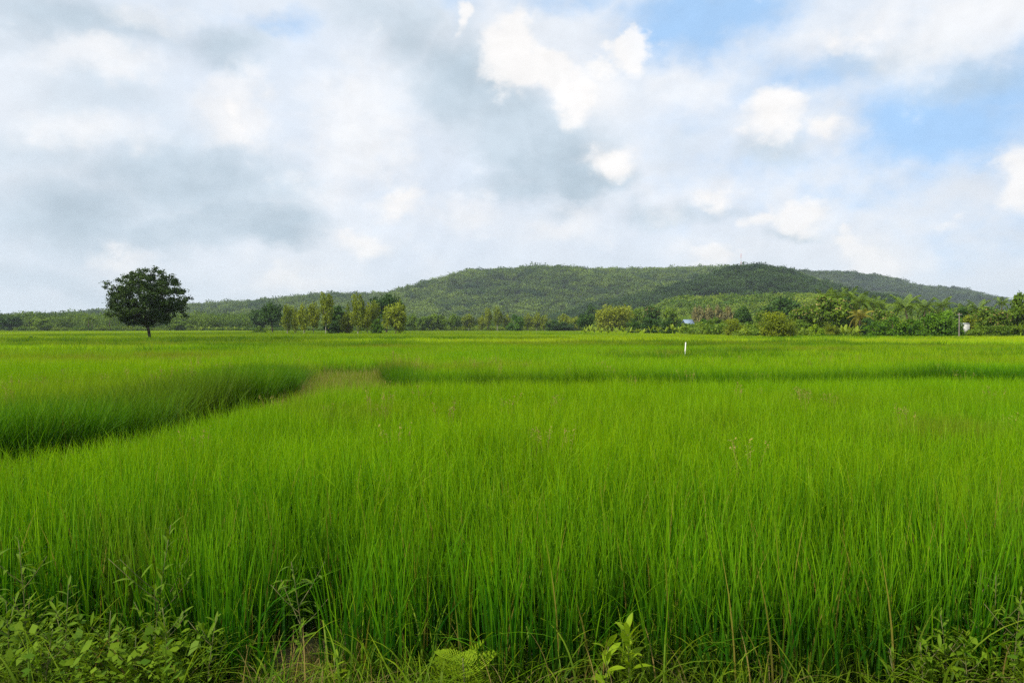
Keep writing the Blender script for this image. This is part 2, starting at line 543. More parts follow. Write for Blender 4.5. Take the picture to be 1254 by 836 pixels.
M['forest_belt'] = foliage_mat('woodland_leaf', (0.018, 0.060, 0.010), (0.15, 0.235, 0.016), trans=0.25, objvar=0.55, worldscale=0.02)
M['hill'] = hill_mat('hill_soil', (0.03, 0.055, 0.015), (0.06, 0.085, 0.02))
M['weed'] = foliage_mat('weed_leaf', (0.055, 0.135, 0.006), (0.17, 0.27, 0.010), trans=0.35, objvar=0.3)
M['weed_stem'] = plain_mat('weed_stem', (0.08, 0.12, 0.03), (0.15, 0.12, 0.05), 20.0, 0.7)
M['white_paint'] = plain_mat('white_paint', (0.74, 0.73, 0.68), (0.82, 0.81, 0.78), 6.0, 0.6)
M['off_white'] = plain_mat('weathered_white_wall', (0.50, 0.52, 0.49), (0.66, 0.67, 0.63), 3.0, 0.7)
M['roof_blue'] = plain_mat('blue_roof_sheet', (0.17, 0.24, 0.34), (0.24, 0.31, 0.40), 4.0, 0.45)
M['roof_pale'] = plain_mat('pale_roof_sheet', (0.55, 0.60, 0.58), (0.68, 0.72, 0.70), 4.0, 0.45)
M['glass_dark'] = plain_mat('dark_window', (0.03, 0.04, 0.05), (0.05, 0.06, 0.07), 2.0, 0.15, 0.5)
M['concrete'] = plain_mat('weathered_concrete', (0.11, 0.095, 0.08), (0.20, 0.175, 0.15), 5.0, 0.85, 0.2, 0.2)
M['steel'] = plain_mat('grey_steel', (0.42, 0.43, 0.45), (0.55, 0.55, 0.56), 1.0, 0.5)
M['steel_red'] = plain_mat('red_steel', (0.45, 0.10, 0.07), (0.52, 0.14, 0.10), 1.0, 0.5)
M['ceramic'] = plain_mat('brown_ceramic', (0.16, 0.08, 0.05), (0.22, 0.12, 0.08), 4.0, 0.3)


# ------------------------------------------------------------------ ground
def build_ground():
    # one sheet to the horizon; rises to a road bank under the camera
    ys = np.concatenate([[-3500, -60, -6, 0, 1.2, 2.6, 3.4, 4.0, 4.4, 5.0], np.linspace(6, 40, 35), [60, 100, 200, 400, 800, 1500, 3500]])
    xs = np.concatenate([[-3500, -1500, -500, -150, -60, -30], np.linspace(-20, 20, 81), [30, 60, 150, 500, 1500, 3500]])
    X, Y = np.meshgrid(xs, ys)
    Z = np.interp(Y, [-4000, 1.2, 2.6, 4.0, 4.9, 6.0, 4000], [0.42, 0.42, 0.30, 0.06, 0.03, 0.0, 0.0])
    near = (np.abs(X) < 20.5) & (Y > 0) & (Y < 40)
    Z = Z + np.where(near, rng.normal(0, 0.015, X.shape), 0)
    nx, ny = len(xs), len(ys)
    idx = np.arange(nx * ny).reshape(ny, nx)
    q = np.stack([idx[:-1, :-1], idx[:-1, 1:], idx[1:, 1:], idx[1:, :-1]], -1).reshape(-1, 4)
    me = make_mesh('ground', np.stack([X, Y, Z], -1).reshape(-1, 3), q, M['soil'], smooth=True)
    tag(link('ground', me), 'dark muddy paddy ground under the rice', kind='structure')


build_ground()

# outline of the strip without rice that bends through the field (ground metres)
NEAR_EDGE = np.array([(-8.2, 3.0), (-6.7, 5.4), (-5.4, 7.8), (-4.7, 9.9), (-4.4, 12.4), (-3.9, 14.8), (-2.6, 16.8), (0.25, 17.7), (5.2, 17.9), (13.4, 19.6), (24, 20.6), (40, 21.5)])
FAR_EDGE = np.array([(-9.3, 3.0), (-7.8, 5.6), (-6.5, 8.0), (-5.72, 10.1), (-5.38, 12.4), (-5.3, 14.6), (-5.1, 16.0), (-5.4, 19.0), (-6.3, 23.0), (-6.9, 27.5), (-4.4, 27.5), (-3.8, 23.0), (-2.9, 19.6), (-1.4, 18.9), (0.2, 18.8), (5.2, 18.9), (13.4, 20.7), (24, 21.7), (40, 22.6)])
GAP = np.vstack([NEAR_EDGE, FAR_EDGE[::-1]])


def in_poly(P, poly):
    x, y = P[:, 0], P[:, 1]
    ins = np.zeros(len(P), bool)
    n = len(poly)
    for i in range(n):
        x0, y0 = poly[i]
        x1, y1 = poly[(i + 1) % n]
        c = (y0 > y) != (y1 > y)
        xi = (x1 - x0) * (y - y0) / (y1 - y0 + 1e-12) + x0
        ins ^= c & (x < xi)
    return ins


def poly_dist(P, line):
    d = np.full(len(P), 1e9)
    for a, b in zip(line[:-1], line[1:]):
        ab = b - a
        t = np.clip(((P - a) @ ab) / (ab @ ab), 0, 1)
        d = np.minimum(d, np.linalg.norm(P - (a + t[:, None] * ab), axis=1))
    return d


def vnoise(P, scale, seed):
    """smooth value noise in numpy, 0..1"""
    q = P * scale
    i = np.floor(q).astype(np.int64)
    f = q - i
    f = f * f * (3 - 2 * f)

    def h(a, b):
        n = (a * 374761393 + b * 668265263 + seed * 1442695) & 0x7fffffff
        n = ((n ^ (n >> 13)) * 1274126177) & 0x7fffffff
        return ((n ^ (n >> 16)) & 0xffff) / 65535.0
    return (h(i[:, 0], i[:, 1]) * (1 - f[:, 0]) + h(i[:, 0] + 1, i[:, 1]) * f[:, 0]) * (1 - f[:, 1]) + \
           (h(i[:, 0], i[:, 1] + 1) * (1 - f[:, 0]) + h(i[:, 0] + 1, i[:, 1] + 1) * f[:, 0]) * f[:, 1]


# ------------------------------------------------------------------ blades and scatter
def blades(n, spread, hmin, hmax, width, lean, curl, segs, square=False, r=rng, droop=0.0):
    """n grass blades as tapered strips; returns verts, quads, tris, along, rnd"""
    if square:
        bx = r.uniform(-spread / 2, spread / 2, (n, 2))
    else:
        bx = r.normal(0, spread, (n, 2))
    h = r.uniform(hmin, hmax, n)
    az = r.uniform(0, 2 * np.pi, n)
    ln = np.abs(r.normal(0, lean, n)) + 0.01
    cu = np.abs(r.normal(0, curl, n))
    wd = width * r.uniform(0.7, 1.25, n)
    face = r.uniform(0, np.pi, n)
    rn = r.uniform(0, 1, n)
    T = np.linspace(0, 1, segs + 1)
    V, A, RN = [], [], []
    dirv = np.stack([np.cos(az), np.sin(az)], -1)
    wv = np.stack([np.cos(face), np.sin(face)], -1)
    for t in T:
        off = (ln * t + cu * t ** 2.6)[:, None] * dirv * h[:, None]
        z = h * t - h * (0.5 * cu * t ** 2.2 * np.minimum(cu, 1.2)) - droop * h * cu * t ** 4
        c = np.concatenate([bx + off, z[:, None]], 1)
        w = wd * (0.55 + 0.45 * min(1, t * 3)) * (1 - t ** 2.2) * 0.5
        sid = np.concatenate([wv * w[:, None], np.zeros((n, 1))], 1)
        if t < 1:
            V += [c - sid, c + sid]
            A += [np.full(n, t)] * 2
            RN += [rn, rn]
        else:
            V.append(c)
            A.append(np.full(n, t))
            RN.append(rn)
    V = np.stack(V, 1).reshape(-1, 3)
    A = np.stack(A, 1).ravel()
    RN = np.stack(RN, 1).ravel()
    k = 2 * segs + 1
    base = (np.arange(n) * k)[:, None]
    Q = np.concatenate([base + np.array([[2 * s, 2 * s + 1, 2 * s + 3, 2 * s + 2]]) for s in range(segs - 1)]) if segs > 1 else np.zeros((0, 4), int)
    TT = base + np.array([[2 * segs - 2, 2 * segs - 1, 2 * segs]])
    return V, Q, TT, A, RN


def blade_mesh(name, mat, *a, **k):
    V, Q, TT, A, RN = blades(*a, **k)
    return make_mesh(name, V, [Q, TT], mat, {'along': A, 'rnd': RN})


def lot_tone(P):
    """-1..1: each plot between the banks has its own shade of green; the near plot is 0"""
    row = np.zeros(len(P), int)
    for y, sl, w in BUNDS:
        row += P[:, 1] > y + sl * P[:, 0]
    cell = np.floor(P[:, 0] / (14 + 7 * row) + row * 0.37).astype(int)
    h = np.sin(row * 12.9898 + cell * 78.233 + 3.1) * 43758.5453
    return np.where((P[:, 1] < 23) | (row == 0), 0.0, 2 * (h - np.floor(h)) - 1)


BUNDS = [(33.0, 0.05, 0.6), (41.0, -0.03, 0.7), (54.0, 0.02, 0.9), (72.0, -0.04, 1.2), (92.0, 0.03, 1.5), (118.0, -0.02, 1.8), (150.0, 0.03, 2.2)]


def proto_collection(name, meshes):
    c = bpy.data.collections.new(name)
    for i, me in enumerate(meshes):
        o = bpy.data.objects.new('%s_%02d' % (name, i), me)
        c.objects.link(o)
    return c


def scatter(name, pts, rot, scl, idx, tint, coll, label, kind='stuff'):
    """one object that carries many small copies of the meshes in coll"""
    me = bpy.data.meshes.new(name)
    n = len(pts)
    me.vertices.add(n)
    me.vertices.foreach_set('co', np.asarray(pts, np.float32).ravel())
    for k, typ, arr in (('rot', 'FLOAT_VECTOR', rot), ('scl', 'FLOAT_VECTOR', scl)):
        a = me.attributes.new(k, typ, 'POINT')
        a.data.foreach_set('vector', np.asarray(arr, np.float32).ravel())
    a = me.attributes.new('idx', 'INT', 'POINT')
    a.data.foreach_set('value', np.asarray(idx, np.int32))
    a = me.attributes.new('lot', 'FLOAT', 'POINT')
    a.data.foreach_set('value', lot_tone(np.asarray(pts)[:, :2]).astype(np.float32))
    a = me.attributes.new('tint', 'FLOAT', 'POINT')
    a.data.foreach_set('value', np.asarray(tint, np.float32))
    o = link(name, me)
    tag(o, label, kind=kind)
    ng = bpy.data.node_groups.new(name, 'GeometryNodeTree')
    ng.interface.new_socket('Geometry', in_out='INPUT', socket_type='NodeSocketGeometry')
    ng.interface.new_socket('Geometry', in_out='OUTPUT', socket_type='NodeSocketGeometry')
    gi, go = ng.nodes.new('NodeGroupInput'), ng.nodes.new('NodeGroupOutput')
    ci = ng.nodes.new('GeometryNodeCollectionInfo')
    ci.inputs['Collection'].default_value = coll
    ci.inputs['Separate Children'].default_value = True
    ci.inputs['Reset Children'].default_value = True
    iop = ng.nodes.new('GeometryNodeInstanceOnPoints')
    iop.inputs['Pick Instance'].default_value = True

    def na(nm, dt):
        x = ng.nodes.new('GeometryNodeInputNamedAttribute')
        x.data_type = dt
        x.inputs['Name'].default_value = nm
        return x.outputs[0]
    e2r = ng.nodes.new('FunctionNodeEulerToRotation')
    L = ng.links.new
    L(na('rot', 'FLOAT_VECTOR'), e2r.inputs[0])
    L(gi.outputs[0], iop.inputs['Points'])
    L(ci.outputs[0], iop.inputs['Instance'])
    L(na('idx', 'INT'), iop.inputs['Instance Index'])
    L(e2r.outputs[0], iop.inputs['Rotation'])
    L(na('scl', 'FLOAT_VECTOR'), iop.inputs['Scale'])
    L(iop.outputs[0], go.inputs[0])
    md = o.modifiers.new('scatter', 'NODES')
    md.node_group = ng
    return o


def grid_points(y0, y1, step, margin=2.0, slope=0.72):
    out = []
    y = y0
    while y < y1:
        half = slope * y + margin
        x = np.arange(-half, half, step)
        P = np.stack([x, np.full(len(x), y)], -1)
        P += rng.uniform(-0.5, 0.5, P.shape) * step
        out.append(P)
        y += step
    return np.vstack(out)


def lot_height(P):
    """height factor: paddies differ a little, tall dark rice along the strip"""
    d = poly_dist(P, FAR_EDGE)
    beyond = ~in_near(P)
    h = 0.86 + 0.16 * vnoise(P, 0.35, 3) + 0.13 * vnoise(P, 1.4, 4) + 0.10 * vnoise(P, 0.09, 5)
    boost = np.where(beyond & (P[:, 0] < -4.4) & (P[:, 1] < 19), (0.16 + 0.22 * vnoise(P, 0.7, 61)) * np.clip(1 - d / 2.2, 0, 1), 0)
    boost += np.where(beyond & (P[:, 0] >= -4.4), 0.30 * vnoise(P, 0.45, 77) * np.clip(1 - d / 1.2, 0, 1), 0)
    return h + boost


NEAR_POLY = np.vstack([NEAR_EDGE, [(40, -5), (-7.5, -5)]])


def in_near(P):
    return in_poly(P, NEAR_POLY)


BROWN_SPOTS = [(-2.1, 17.5, 1.6), (-4.5, 25.0, 3.0), (-2.5, 27.0, 2.5), (-2.6, 11.5, 1.2), (-17.0, 34.0, 5.0), (2.6, 11.0, 0.9), (5.6, 10.0, 1.0), (16, 46, 4), (-2.4, 4.9, .5),
               (18, 62, 5), (38, 80, 7), (-10, 52, 5), (8, 38, 3), (-30, 60, 7), (4, 70, 6)]


def brown_amount(P):
    b = np.zeros(len(P))
    for x, y, r in BROWN_SPOTS:
        b = np.maximum(b, np.exp(-(((P[:, 0] - x) / r) ** 2 + ((P[:, 1] - y) / (r * 0.8)) ** 2)))
    n = vnoise(P, 0.8, 9) * 0.6 + vnoise(P, 3.0, 10) * 0.4
    return np.clip(b * (n * 2.0 - 0.6), 0, 0.6) + np.clip((vnoise(P, 0.22, 12) - 0.68) * 0.9, 0, 0.25)


def place(P, protos, smin, smax, hf=None):
    n = len(P)
    rot = np.zeros((n, 3))
    rot[:, 2] = rng.uniform(0, 2 * np.pi, n)
    s = rng.uniform(smin, smax, n)
    hf = np.ones(n) if hf is None else hf
    return np.column_stack([P, np.zeros(n)]), rot, np.column_stack([s, s, s * hf]), rng.integers(0, protos, n)


def build_rice():
    # close rice: single hills of blades
    near = [blade_mesh('rice_hill', M['rice'], 25, 0.036, 0.50, 0.92, 0.0100, 0.09, 0.08, 5) for _ in range(9)]
    near += [blade_mesh('rice_hill', M['rice'], 20, 0.04, 0.55, 0.98, 0.0120, 0.16, 0.40, 6) for _ in range(3)]
    c0 = proto_collection('rice_hill', near)
    front_h = [blade_mesh('front_rice_hill', M['rice_front'], 17, 0.040, 0.50, 0.95, 0.0125, 0.085, 0.10, 6) for _ in range(8)]
    front_h += [blade_mesh('front_rice_hill', M['rice_front'], 12, 0.045, 0.50, 0.98, 0.0140, 0.15, 0.50, 8, droop=.15) for _ in range(2)]
    c0f = proto_collection('front_rice_hill', front_h)
    tall = [blade_mesh('tall_rice_hill', M['rice_tall'], 26, 0.05, 0.55, 0.98, 0.013, 0.15, 0.35, 5) for _ in range(6)]
    c0t = proto_collection('tall_rice_hill', tall)
    P = grid_points(3.9, 24.0, 0.118)
    rag = 0.22 * np.column_stack([vnoise(P, 1.1, 81) - .5, vnoise(P, 1.1, 82) - .5]) + 0.2 * np.column_stack([vnoise(P, 3.3, 83) - .5, vnoise(P, 3.3, 84) - .5])
    gap = in_poly(P + rag, GAP)
    front = 3.98 + 0.20 * vnoise(P, 1.3, 21) + np.where(P[:, 0] < -1.5, 0.36 * np.clip((-P[:, 0] - 1.5), 0, 1.2), 0) + np.where(P[:, 0] > 2.2, 0.2 * np.clip(P[:, 0] - 2.2, 0, 1), 0)
    # a small bare nick in the front edge
    nick = ((P[:, 0] + 1.16) / 0.20) ** 2 + ((P[:, 1] - 4.4) / 0.42) ** 2 < 1
    for wx, wy, wr in ((0.62, 4.12, .16), (0.48, 4.05, .12), (-0.27, 4.08, .2)):
        nick |= np.hypot(P[:, 0] - wx, P[:, 1] - wy) < wr
    ok = ~gap & (P[:, 1] > front) & ~nick
    P = P[ok]
    h = lot_height(P)
    edge = poly_dist(P, NEAR_EDGE)
    h *= np.where(in_near(P), 0.84 + 0.16 * np.clip(edge / 0.8, 0, 1), 1.0)
    fe = poly_dist(P, FAR_EDGE)
    istall = (~in_near(P)) & (fe < rng.uniform(0.4, 3.2, len(P)) * np.where(P[:, 0] < -4.4, 1.0, 0.35))
    br = brown_amount(P)
    fr = (~istall) & (P[:, 1] < 6.3 + rng.normal(0, 1.0, len(P)))
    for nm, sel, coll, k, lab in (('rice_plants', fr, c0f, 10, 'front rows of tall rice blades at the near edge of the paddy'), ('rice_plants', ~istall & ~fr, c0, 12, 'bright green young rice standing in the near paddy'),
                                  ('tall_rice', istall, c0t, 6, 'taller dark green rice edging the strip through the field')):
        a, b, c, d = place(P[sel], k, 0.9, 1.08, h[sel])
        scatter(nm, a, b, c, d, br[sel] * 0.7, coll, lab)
    # middle distance
    mid = [blade_mesh('rice_patch', M['rice_mid'], 105, 0.56, 0.50, 0.92, 0.017, 0.14, 0.16, 3, square=True) for _ in range(6)]
    c1 = proto_collection('rice_patch', mid)
    P = grid_points(23.6, 62.0, 0.46)
    P = P[~in_poly(P, GAP)]
    h = lot_height(P)
    P2 = P
    bund = bund_mask(P)
    a, b, c, d = place(P2, 6, 0.95, 1.1, h * np.where(bund, 0.72, 1.0))
    scatter('rice_plants', a, b, c, d, np.clip(brown_amount(P2) + bund * 0.25, 0, 1), c1, 'green rice in the middle of the plain beyond the strip')
    far = [blade_mesh('rice_block', M['rice_far'], 330, 2.3, 0.45, 0.92, 0.045, 0.16, 0.18, 2, square=True) for _ in range(5)]
    c2 = proto_collection('rice_block', far)
    P = grid_points(62.0, 165.0, 1.9, margin=4)
    h = lot_height(P)
    bund = bund_mask(P)
    a, b, c, d = place(P, 5, 0.95, 1.1, h * np.where(bund, 0.75, 1.0))
    scatter('rice_plants', a, b, c, d, np.clip(brown_amount(P) * .7 + bund * 0.2, 0, 1), c2, 'yellow-green rice stretching towards the trees')
    vf = [blade_mesh('rice_sweep', M['rice_far'], 380, 6.0, 0.45, 0.92, 0.13, 0.16, 0.15, 2, square=True) for _ in range(4)]
    c3 = proto_collection('rice_sweep', vf)
    P = grid_points(165.0, 430.0, 4.8, margin=10)
    a, b, c, d = place(P, 4, 0.95, 1.1, lot_height(P))
    scatter('rice_plants', a, b, c, d, brown_amount(P) * .5, c3, 'farthest pale rice at the foot of the distant trees')


def bund_mask(P):
    m = np.zeros(len(P), bool)
    for y, sl, w in BUNDS:
        m |= np.abs(P[:, 1] - y - sl * P[:, 0] - 1.5 * (vnoise(P, 0.07, int(y)) - 0.5)) < w * 0.5
    return m


def build_bund_grass():
    """darker grass tufts on the low banks between the paddies"""
    protos = [blade_mesh('bank_tuft', M['rice_tall'], 90, 0.30, 0.55, 1.0, 0.022, 0.22, 0.45, 3) for _ in range(5)]
    coll = proto_collection('bank_tuft', protos)
    pts, sc = [], []
    for y, sl, w in BUNDS:
        half = 0.74 * y
        n = int(half * 2 / (0.22 * (y / 33) ** 0.6))
        x = rng.uniform(-half, half, n)
        P = np.column_stack([x, np.full(n, y)])
        yy = y + sl * x + 1.5 * (vnoise(P, 0.07, int(y)) - 0.5) + w * 0.5 + rng.normal(0, w * 0.15, n)
        keep = vnoise(np.column_stack([x, yy]), 0.11 * 33 / y, 40 + int(y)) > 0.44
        pts.append(np.column_stack([x, yy])[keep])
        sc.append(np.full(keep.sum(), 1.10 + 0.1 * (y / 60)))
    P = np.vstack(pts)
    s = np.concatenate(sc)
    a, b, c, d = place(P, 5, 0.85, 1.15)
    c = c * np.column_stack([s ** 2.2, s ** 2.2, np.minimum(s, 1.22)])
    scatter('bank_grass', a, b, c, d, np.zeros(len(P)), coll, 'dark grass along the low banks between paddies')


def build_strip():
    """raised earth bank and its thin grass inside the bare strip"""
    mid = []
    n = 60
    t = np.linspace(0, 1, n)

    def along(line, t):
        seg = np.r_[0, np.cumsum(np.linalg.norm(np.diff(line, axis=0), axis=1))]
        return np.column_stack([np.interp(t * seg[-1], seg, line[:, i]) for i in (0, 1)])
    c = 0.5 * (along(NEAR_EDGE, t) + along(np.delete(FAR_EDGE, [7, 8, 9, 10, 11], 0), t))
    prof = [(-0.62, -0.02), (-0.32, 0.10), (0.0, 0.15), (0.32, 0.10), (0.62, -0.02)]
    tan = np.gradient(c, axis=0)
    tan /= np.linalg.norm(tan, axis=1)[:, None]
    nor = np.column_stack([-tan[:, 1], tan[:, 0]])
    V = []
    for i in range(n):
        for o, z in prof:
            V.append((*(c[i] + nor[i] * o), max(z, -0.02) + rng.normal(0, 0.012)))
    k = len(prof)
    q = [(i * k + j, i * k + j + 1, (i + 1) * k + j + 1, (i + 1) * k + j) for i in range(n - 1) for j in range(k - 1)]
    me = make_mesh('earth_bank', V, np.array(q), plain_mat('bank_soil', (0.10, 0.07, 0.04), (0.20, 0.145, 0.08), 3.0, 0.95, 0.1, 0.5), smooth=True)
    tag(link('earth_bank', me), 'low earth bank between two paddies', kind='structure')
    # thin grass on the strip
    short = [blade_mesh('strip_tuft', M['bund_grass'], 26, 0.06, 0.14, 0.36, 0.008, 0.30, 0.6, 4) for _ in range(4)]
    dry = [blade_mesh('strip_dry_tuft', M['dry'], 16, 0.06, 0.15, 0.48, 0.006, 0.30, 0.6, 4) for _ in range(3)]
    coll = proto_collection('strip_tuft', short + dry)
    P = np.column_stack([rng.uniform(-9, 26, 90000), rng.uniform(4, 28, 90000)])
    P = P[in_poly(P, GAP)]
    P = P[:8500]
    a, b, cc, d = place(P, 7, 0.8, 1.3, np.where((P[:, 1] > 15) & (P[:, 0] < -1), 1.35, 1.0))
    a[:, 2] = 0.05
    d = np.where((d >= 4) & (rng.uniform(0, 1, len(d)) < .6), rng.integers(0, 4, len(d)), d)
    scatter('strip_grass', a, b, cc, d, rng.uniform(0, .22, len(P)), coll, 'thin green and straw grass on the bare strip')


def build_seed_heads():
    """rust-brown flowering weed stalks rising out of the rice"""
    pr = []
    for _ in range(5):
        g = Geo()
        for k in range(5):
            x, y = rng.normal(0, 0.05, 2)
            lean = rng.normal(0, 0.10, 2)
            h = rng.uniform(0.80, 0.96)
            p0, p1 = np.array([x, y, 0.3]), np.array([x + lean[0], y + lean[1], h])
            g.tube([p0, 0.5 * (p0 + p1), p1], [0.002, 0.002, 0.001], 3, 0.3)
            for j in range(16):
                t = rng.uniform(0.80, 1.02)
                c = p0 + (p1 - p0) * t + rng.normal(0, 0.016, 3)
                d = rng.normal(0, 1, 3)
                d /= np.linalg.norm(d)
                e = np.cross(d, (0, 0, 1.0))
                e /= np.linalg.norm(e) + 1e-6
                s = rng.uniform(0.004, 0.009)
                g.add([c - d * s * 1.6, c + e * s, c + d * s * 1.6, c - e * s], [(0, 1, 2, 3)], None, rng.uniform())
        pr.append(g.mesh('seed_stalk', M['seed']))
    coll = proto_collection('seed_stalk', pr)
    P = grid_points(5.0, 30.0, 0.30)
    P = P[~in_poly(P, GAP)]
    b = brown_amount(P)
    P = P[rng.uniform(0, 1, len(P)) < (0.010 + 0.22 * b) * np.clip((P[:, 1] - 4.5) / 4, 0.15, 1)]
    a, r_, c, d = place(P, 5, 0.9, 1.12, lot_height(P))
    scatter('seed_heads', a, r_, c, d, np.zeros(len(P)), coll, 'rusty seed heads of weeds among the rice')


build_rice()
build_bund_grass()
build_strip()
build_seed_heads()


# ------------------------------------------------------------------ hills and the woods on them
def hill_profile(pts, D, noise, seed):
    px = np.array([p[0] for p in pts], float)
    py = np.array([p[1] for p in pts], float)
    return px, py


HILLS = {}


def build_hill(key, pts, D, front, back, cap, mat, label, seed):
    """ridge line given as (photo column, photo row) at distance D, with a ravined front slope"""
    px = np.array([p[0] for p in pts], float)
    py = np.array([p[1] for p in pts], float)
    col = np.linspace(px[0], px[-1], 150)
    ridge = np.maximum((HZ - np.interp(col, px, py)) / F * D + CAM_Z - cap, -3)
    rows = np.concatenate([np.linspace(0, 1, 34), np.linspace(1.08, 2, 12)])
    V = np.zeros((len(rows), len(col), 3))
    az = (col - CX) / F
    for i, t in enumerate(rows):
        rr = D - front + front * t if t <= 1 else D + (t - 1) * back
        prof = (np.sin(min(t, 1) * np.pi / 2) ** 1.25) if t <= 1 else 0.5 * (1 + np.cos((t - 1) * np.pi))
        X = az * D * (0.55 + 0.45 * rr / D)
        Y = np.full(len(col), rr)
        P = np.column_stack([X, Y])
        amp = np.clip(ridge, 0, 40) * (1 - abs(2 * min(t, 1) - 1)) * 0.95
        n = vnoise(P * [1.0, 0.45], 0.008 * 860 / D, seed) - 0.5 + 0.5 * (vnoise(P, 0.022 * 860 / D, seed + 1) - 0.5)
        Z = ridge * prof + amp * n
        Z = Z + D / F * 2.2 * (vnoise(P, 0.045 * 860 / D, seed + 2) - 0.5) * min(1, t * 2)
        if t in (0, 2):
            Z = np.full(len(col), -2.0)
        V[i] = np.column_stack([X, Y, Z])
    nr, nc = len(rows), len(col)
    idx = np.arange(nr * nc).reshape(nr, nc)
    q = np.stack([idx[:-1, :-1], idx[:-1, 1:], idx[1:, 1:], idx[1:, :-1]], -1).reshape(-1, 4)
    me = make_mesh('hill', V.reshape(-1, 3), q, mat, smooth=True)
    tag(link('hill', me), label, kind='structure')
    HILLS[key] = V


def sample_hill(V, n, tmax=36):
    """points spread evenly by area over the front and crest of the hill"""
    V = V[:tmax]
    a, b, c, d = V[:-1, :-1], V[:-1, 1:], V[1:, 1:], V[1:, :-1]
    area = np.linalg.norm(np.cross(c - a, d - b), axis=-1).ravel()
    k = rng.choice(len(area), n, p=area / area.sum())
    u, v = rng.uniform(0, 1, (2, n, 1))
    a, b, c, d = (x.reshape(-1, 3)[k] for x in (a, b, c, d))
    return (a * (1 - u) + b * u) * (1 - v) + (d * (1 - u) + c * u) * v


def leaf_cloud(centers, radii, n_per, size, flat=0.75, r=rng, outward=0.6, soft=False):
    """leaf quads spread through round clumps; returns Geo-ready arrays"""
    K = len(centers)
    cid = np.repeat(np.arange(K), n_per)
    n = len(cid)
    d = r.normal(0, 1, (n, 3))
    d /= np.linalg.norm(d, axis=1)[:, None]
    rad = r.uniform(0.15, 1.0, n) ** 0.45
    rad = np.abs(r.normal(0, .62, n)) + .1 if soft else rad * np.where(r.uniform(0, 1, n) < .18, r.uniform(1, 1.5, n), 1)
    off = d * (rad * radii[cid])[:, None]
    off[:, 2] *= flat
    c = centers[cid] + off
    nor = d * outward + r.normal(0, 0.6, (n, 3)) + np.array([0, 0, 0.35])
    nor /= np.linalg.norm(nor, axis=1)[:, None]
    ref = r.normal(0, 1, (n, 3))
    t1 = np.cross(nor, ref)
    t1 /= np.linalg.norm(t1, axis=1)[:, None] + 1e-9
    t2 = np.cross(nor, t1)
    s = size * r.uniform(0.6, 1.35, n)[:, None]
    v = np.stack([c - t1 * s * .5, c - t2 * s * .30 + t1 * s * .05, c + t1 * s * .5, c + t2 * s * .30 + t1 * s * .05], 1).reshape(-1, 3)
    q = np.arange(n * 4).reshape(n, 4)
    cl = r.uniform(0, 1, K)
    val = np.clip(0.72 * cl[cid] + 0.28 * r.uniform(0, 1, n), 0, 1)
    return v, q, np.repeat(val, 4)


def forest_crowns(name, mat, n, leaf, count=6):
    out = []
    for i in range(count):
        K = 9
        th = rng.uniform(0, 2 * np.pi, K)
        rr = 0.62 * np.sqrt(rng.uniform(0, 1, K))
        z = rng.uniform(0.40, 0.85, K) - 0.25 * rr
        c = np.column_stack([rr * np.cos(th), rr * np.sin(th), z])
        rad = rng.uniform(0.26, 0.42, K)
        v, q, a = leaf_cloud(c, rad, n // K, leaf)
        g = Geo()
        g.add(v, q, None, a)
        g.tube([(0, 0, -0.3), (0, 0, 0.6)], [0.035, 0.02], 4, 0.2)
        out.append(g.mesh(name, mat))
    return proto_collection(name, out)


MAIN = [(-260, 404), (-120, 396), (0, 390), (120, 388), (200, 381), (260, 376), (320, 370), (370, 364), (420, 360), (450, 361), (480, 361), (500, 357), (520, 350), (540, 345), (560, 340), (600, 335),
        (640, 332), (680, 331), (760, 330), (840, 329), (890, 329), (925, 331), (960, 337), (1000, 350), (1050, 372), (1080, 392), (1100, 402)]
FRONT = [(640, 402), (690, 384), (740, 371), (790, 361), (830, 351), (860, 341), (885, 333), (907, 328.5), (930, 327.5), (955, 332), (985, 341), (1020, 350), (1070, 360), (1130, 374), (1200, 390), (1260, 402)]
RIGHT = [(800, 385), (860, 350), (900, 334), (930, 329), (960, 332), (990, 334), (1020, 334), (1050, 337), (1070, 339), (1088, 343), (1103, 350), (1130, 353), (1160, 355), (1185, 361), (1215, 369), (1260, 379), (1320, 390), (1420, 402)]
FOOT = [(660, 403), (720, 391), (760, 381), (800, 372), (830, 364), (850, 360), (900, 359), (960, 361), (1010, 366), (1080, 376), (1160, 386), (1300, 392), (1400, 402)]
build_hill('main', MAIN, 1500, 600, 500, 9, M['hill'], 'long wooded ridge rising behind the plain', 3)
build_hill('front', FRONT, 860, 240, 240, 6, M['hill'], 'darker rounded wooded hill carrying the thin mast', 5)
build_hill('right', RIGHT, 2000, 560, 600, 11, M['hill'], 'bluish wooded hill sloping down to the right', 7)
build_hill('foot', FOOT, 560, 190, 120, 6, M['hill'], 'bright green foothill behind the palms', 9)


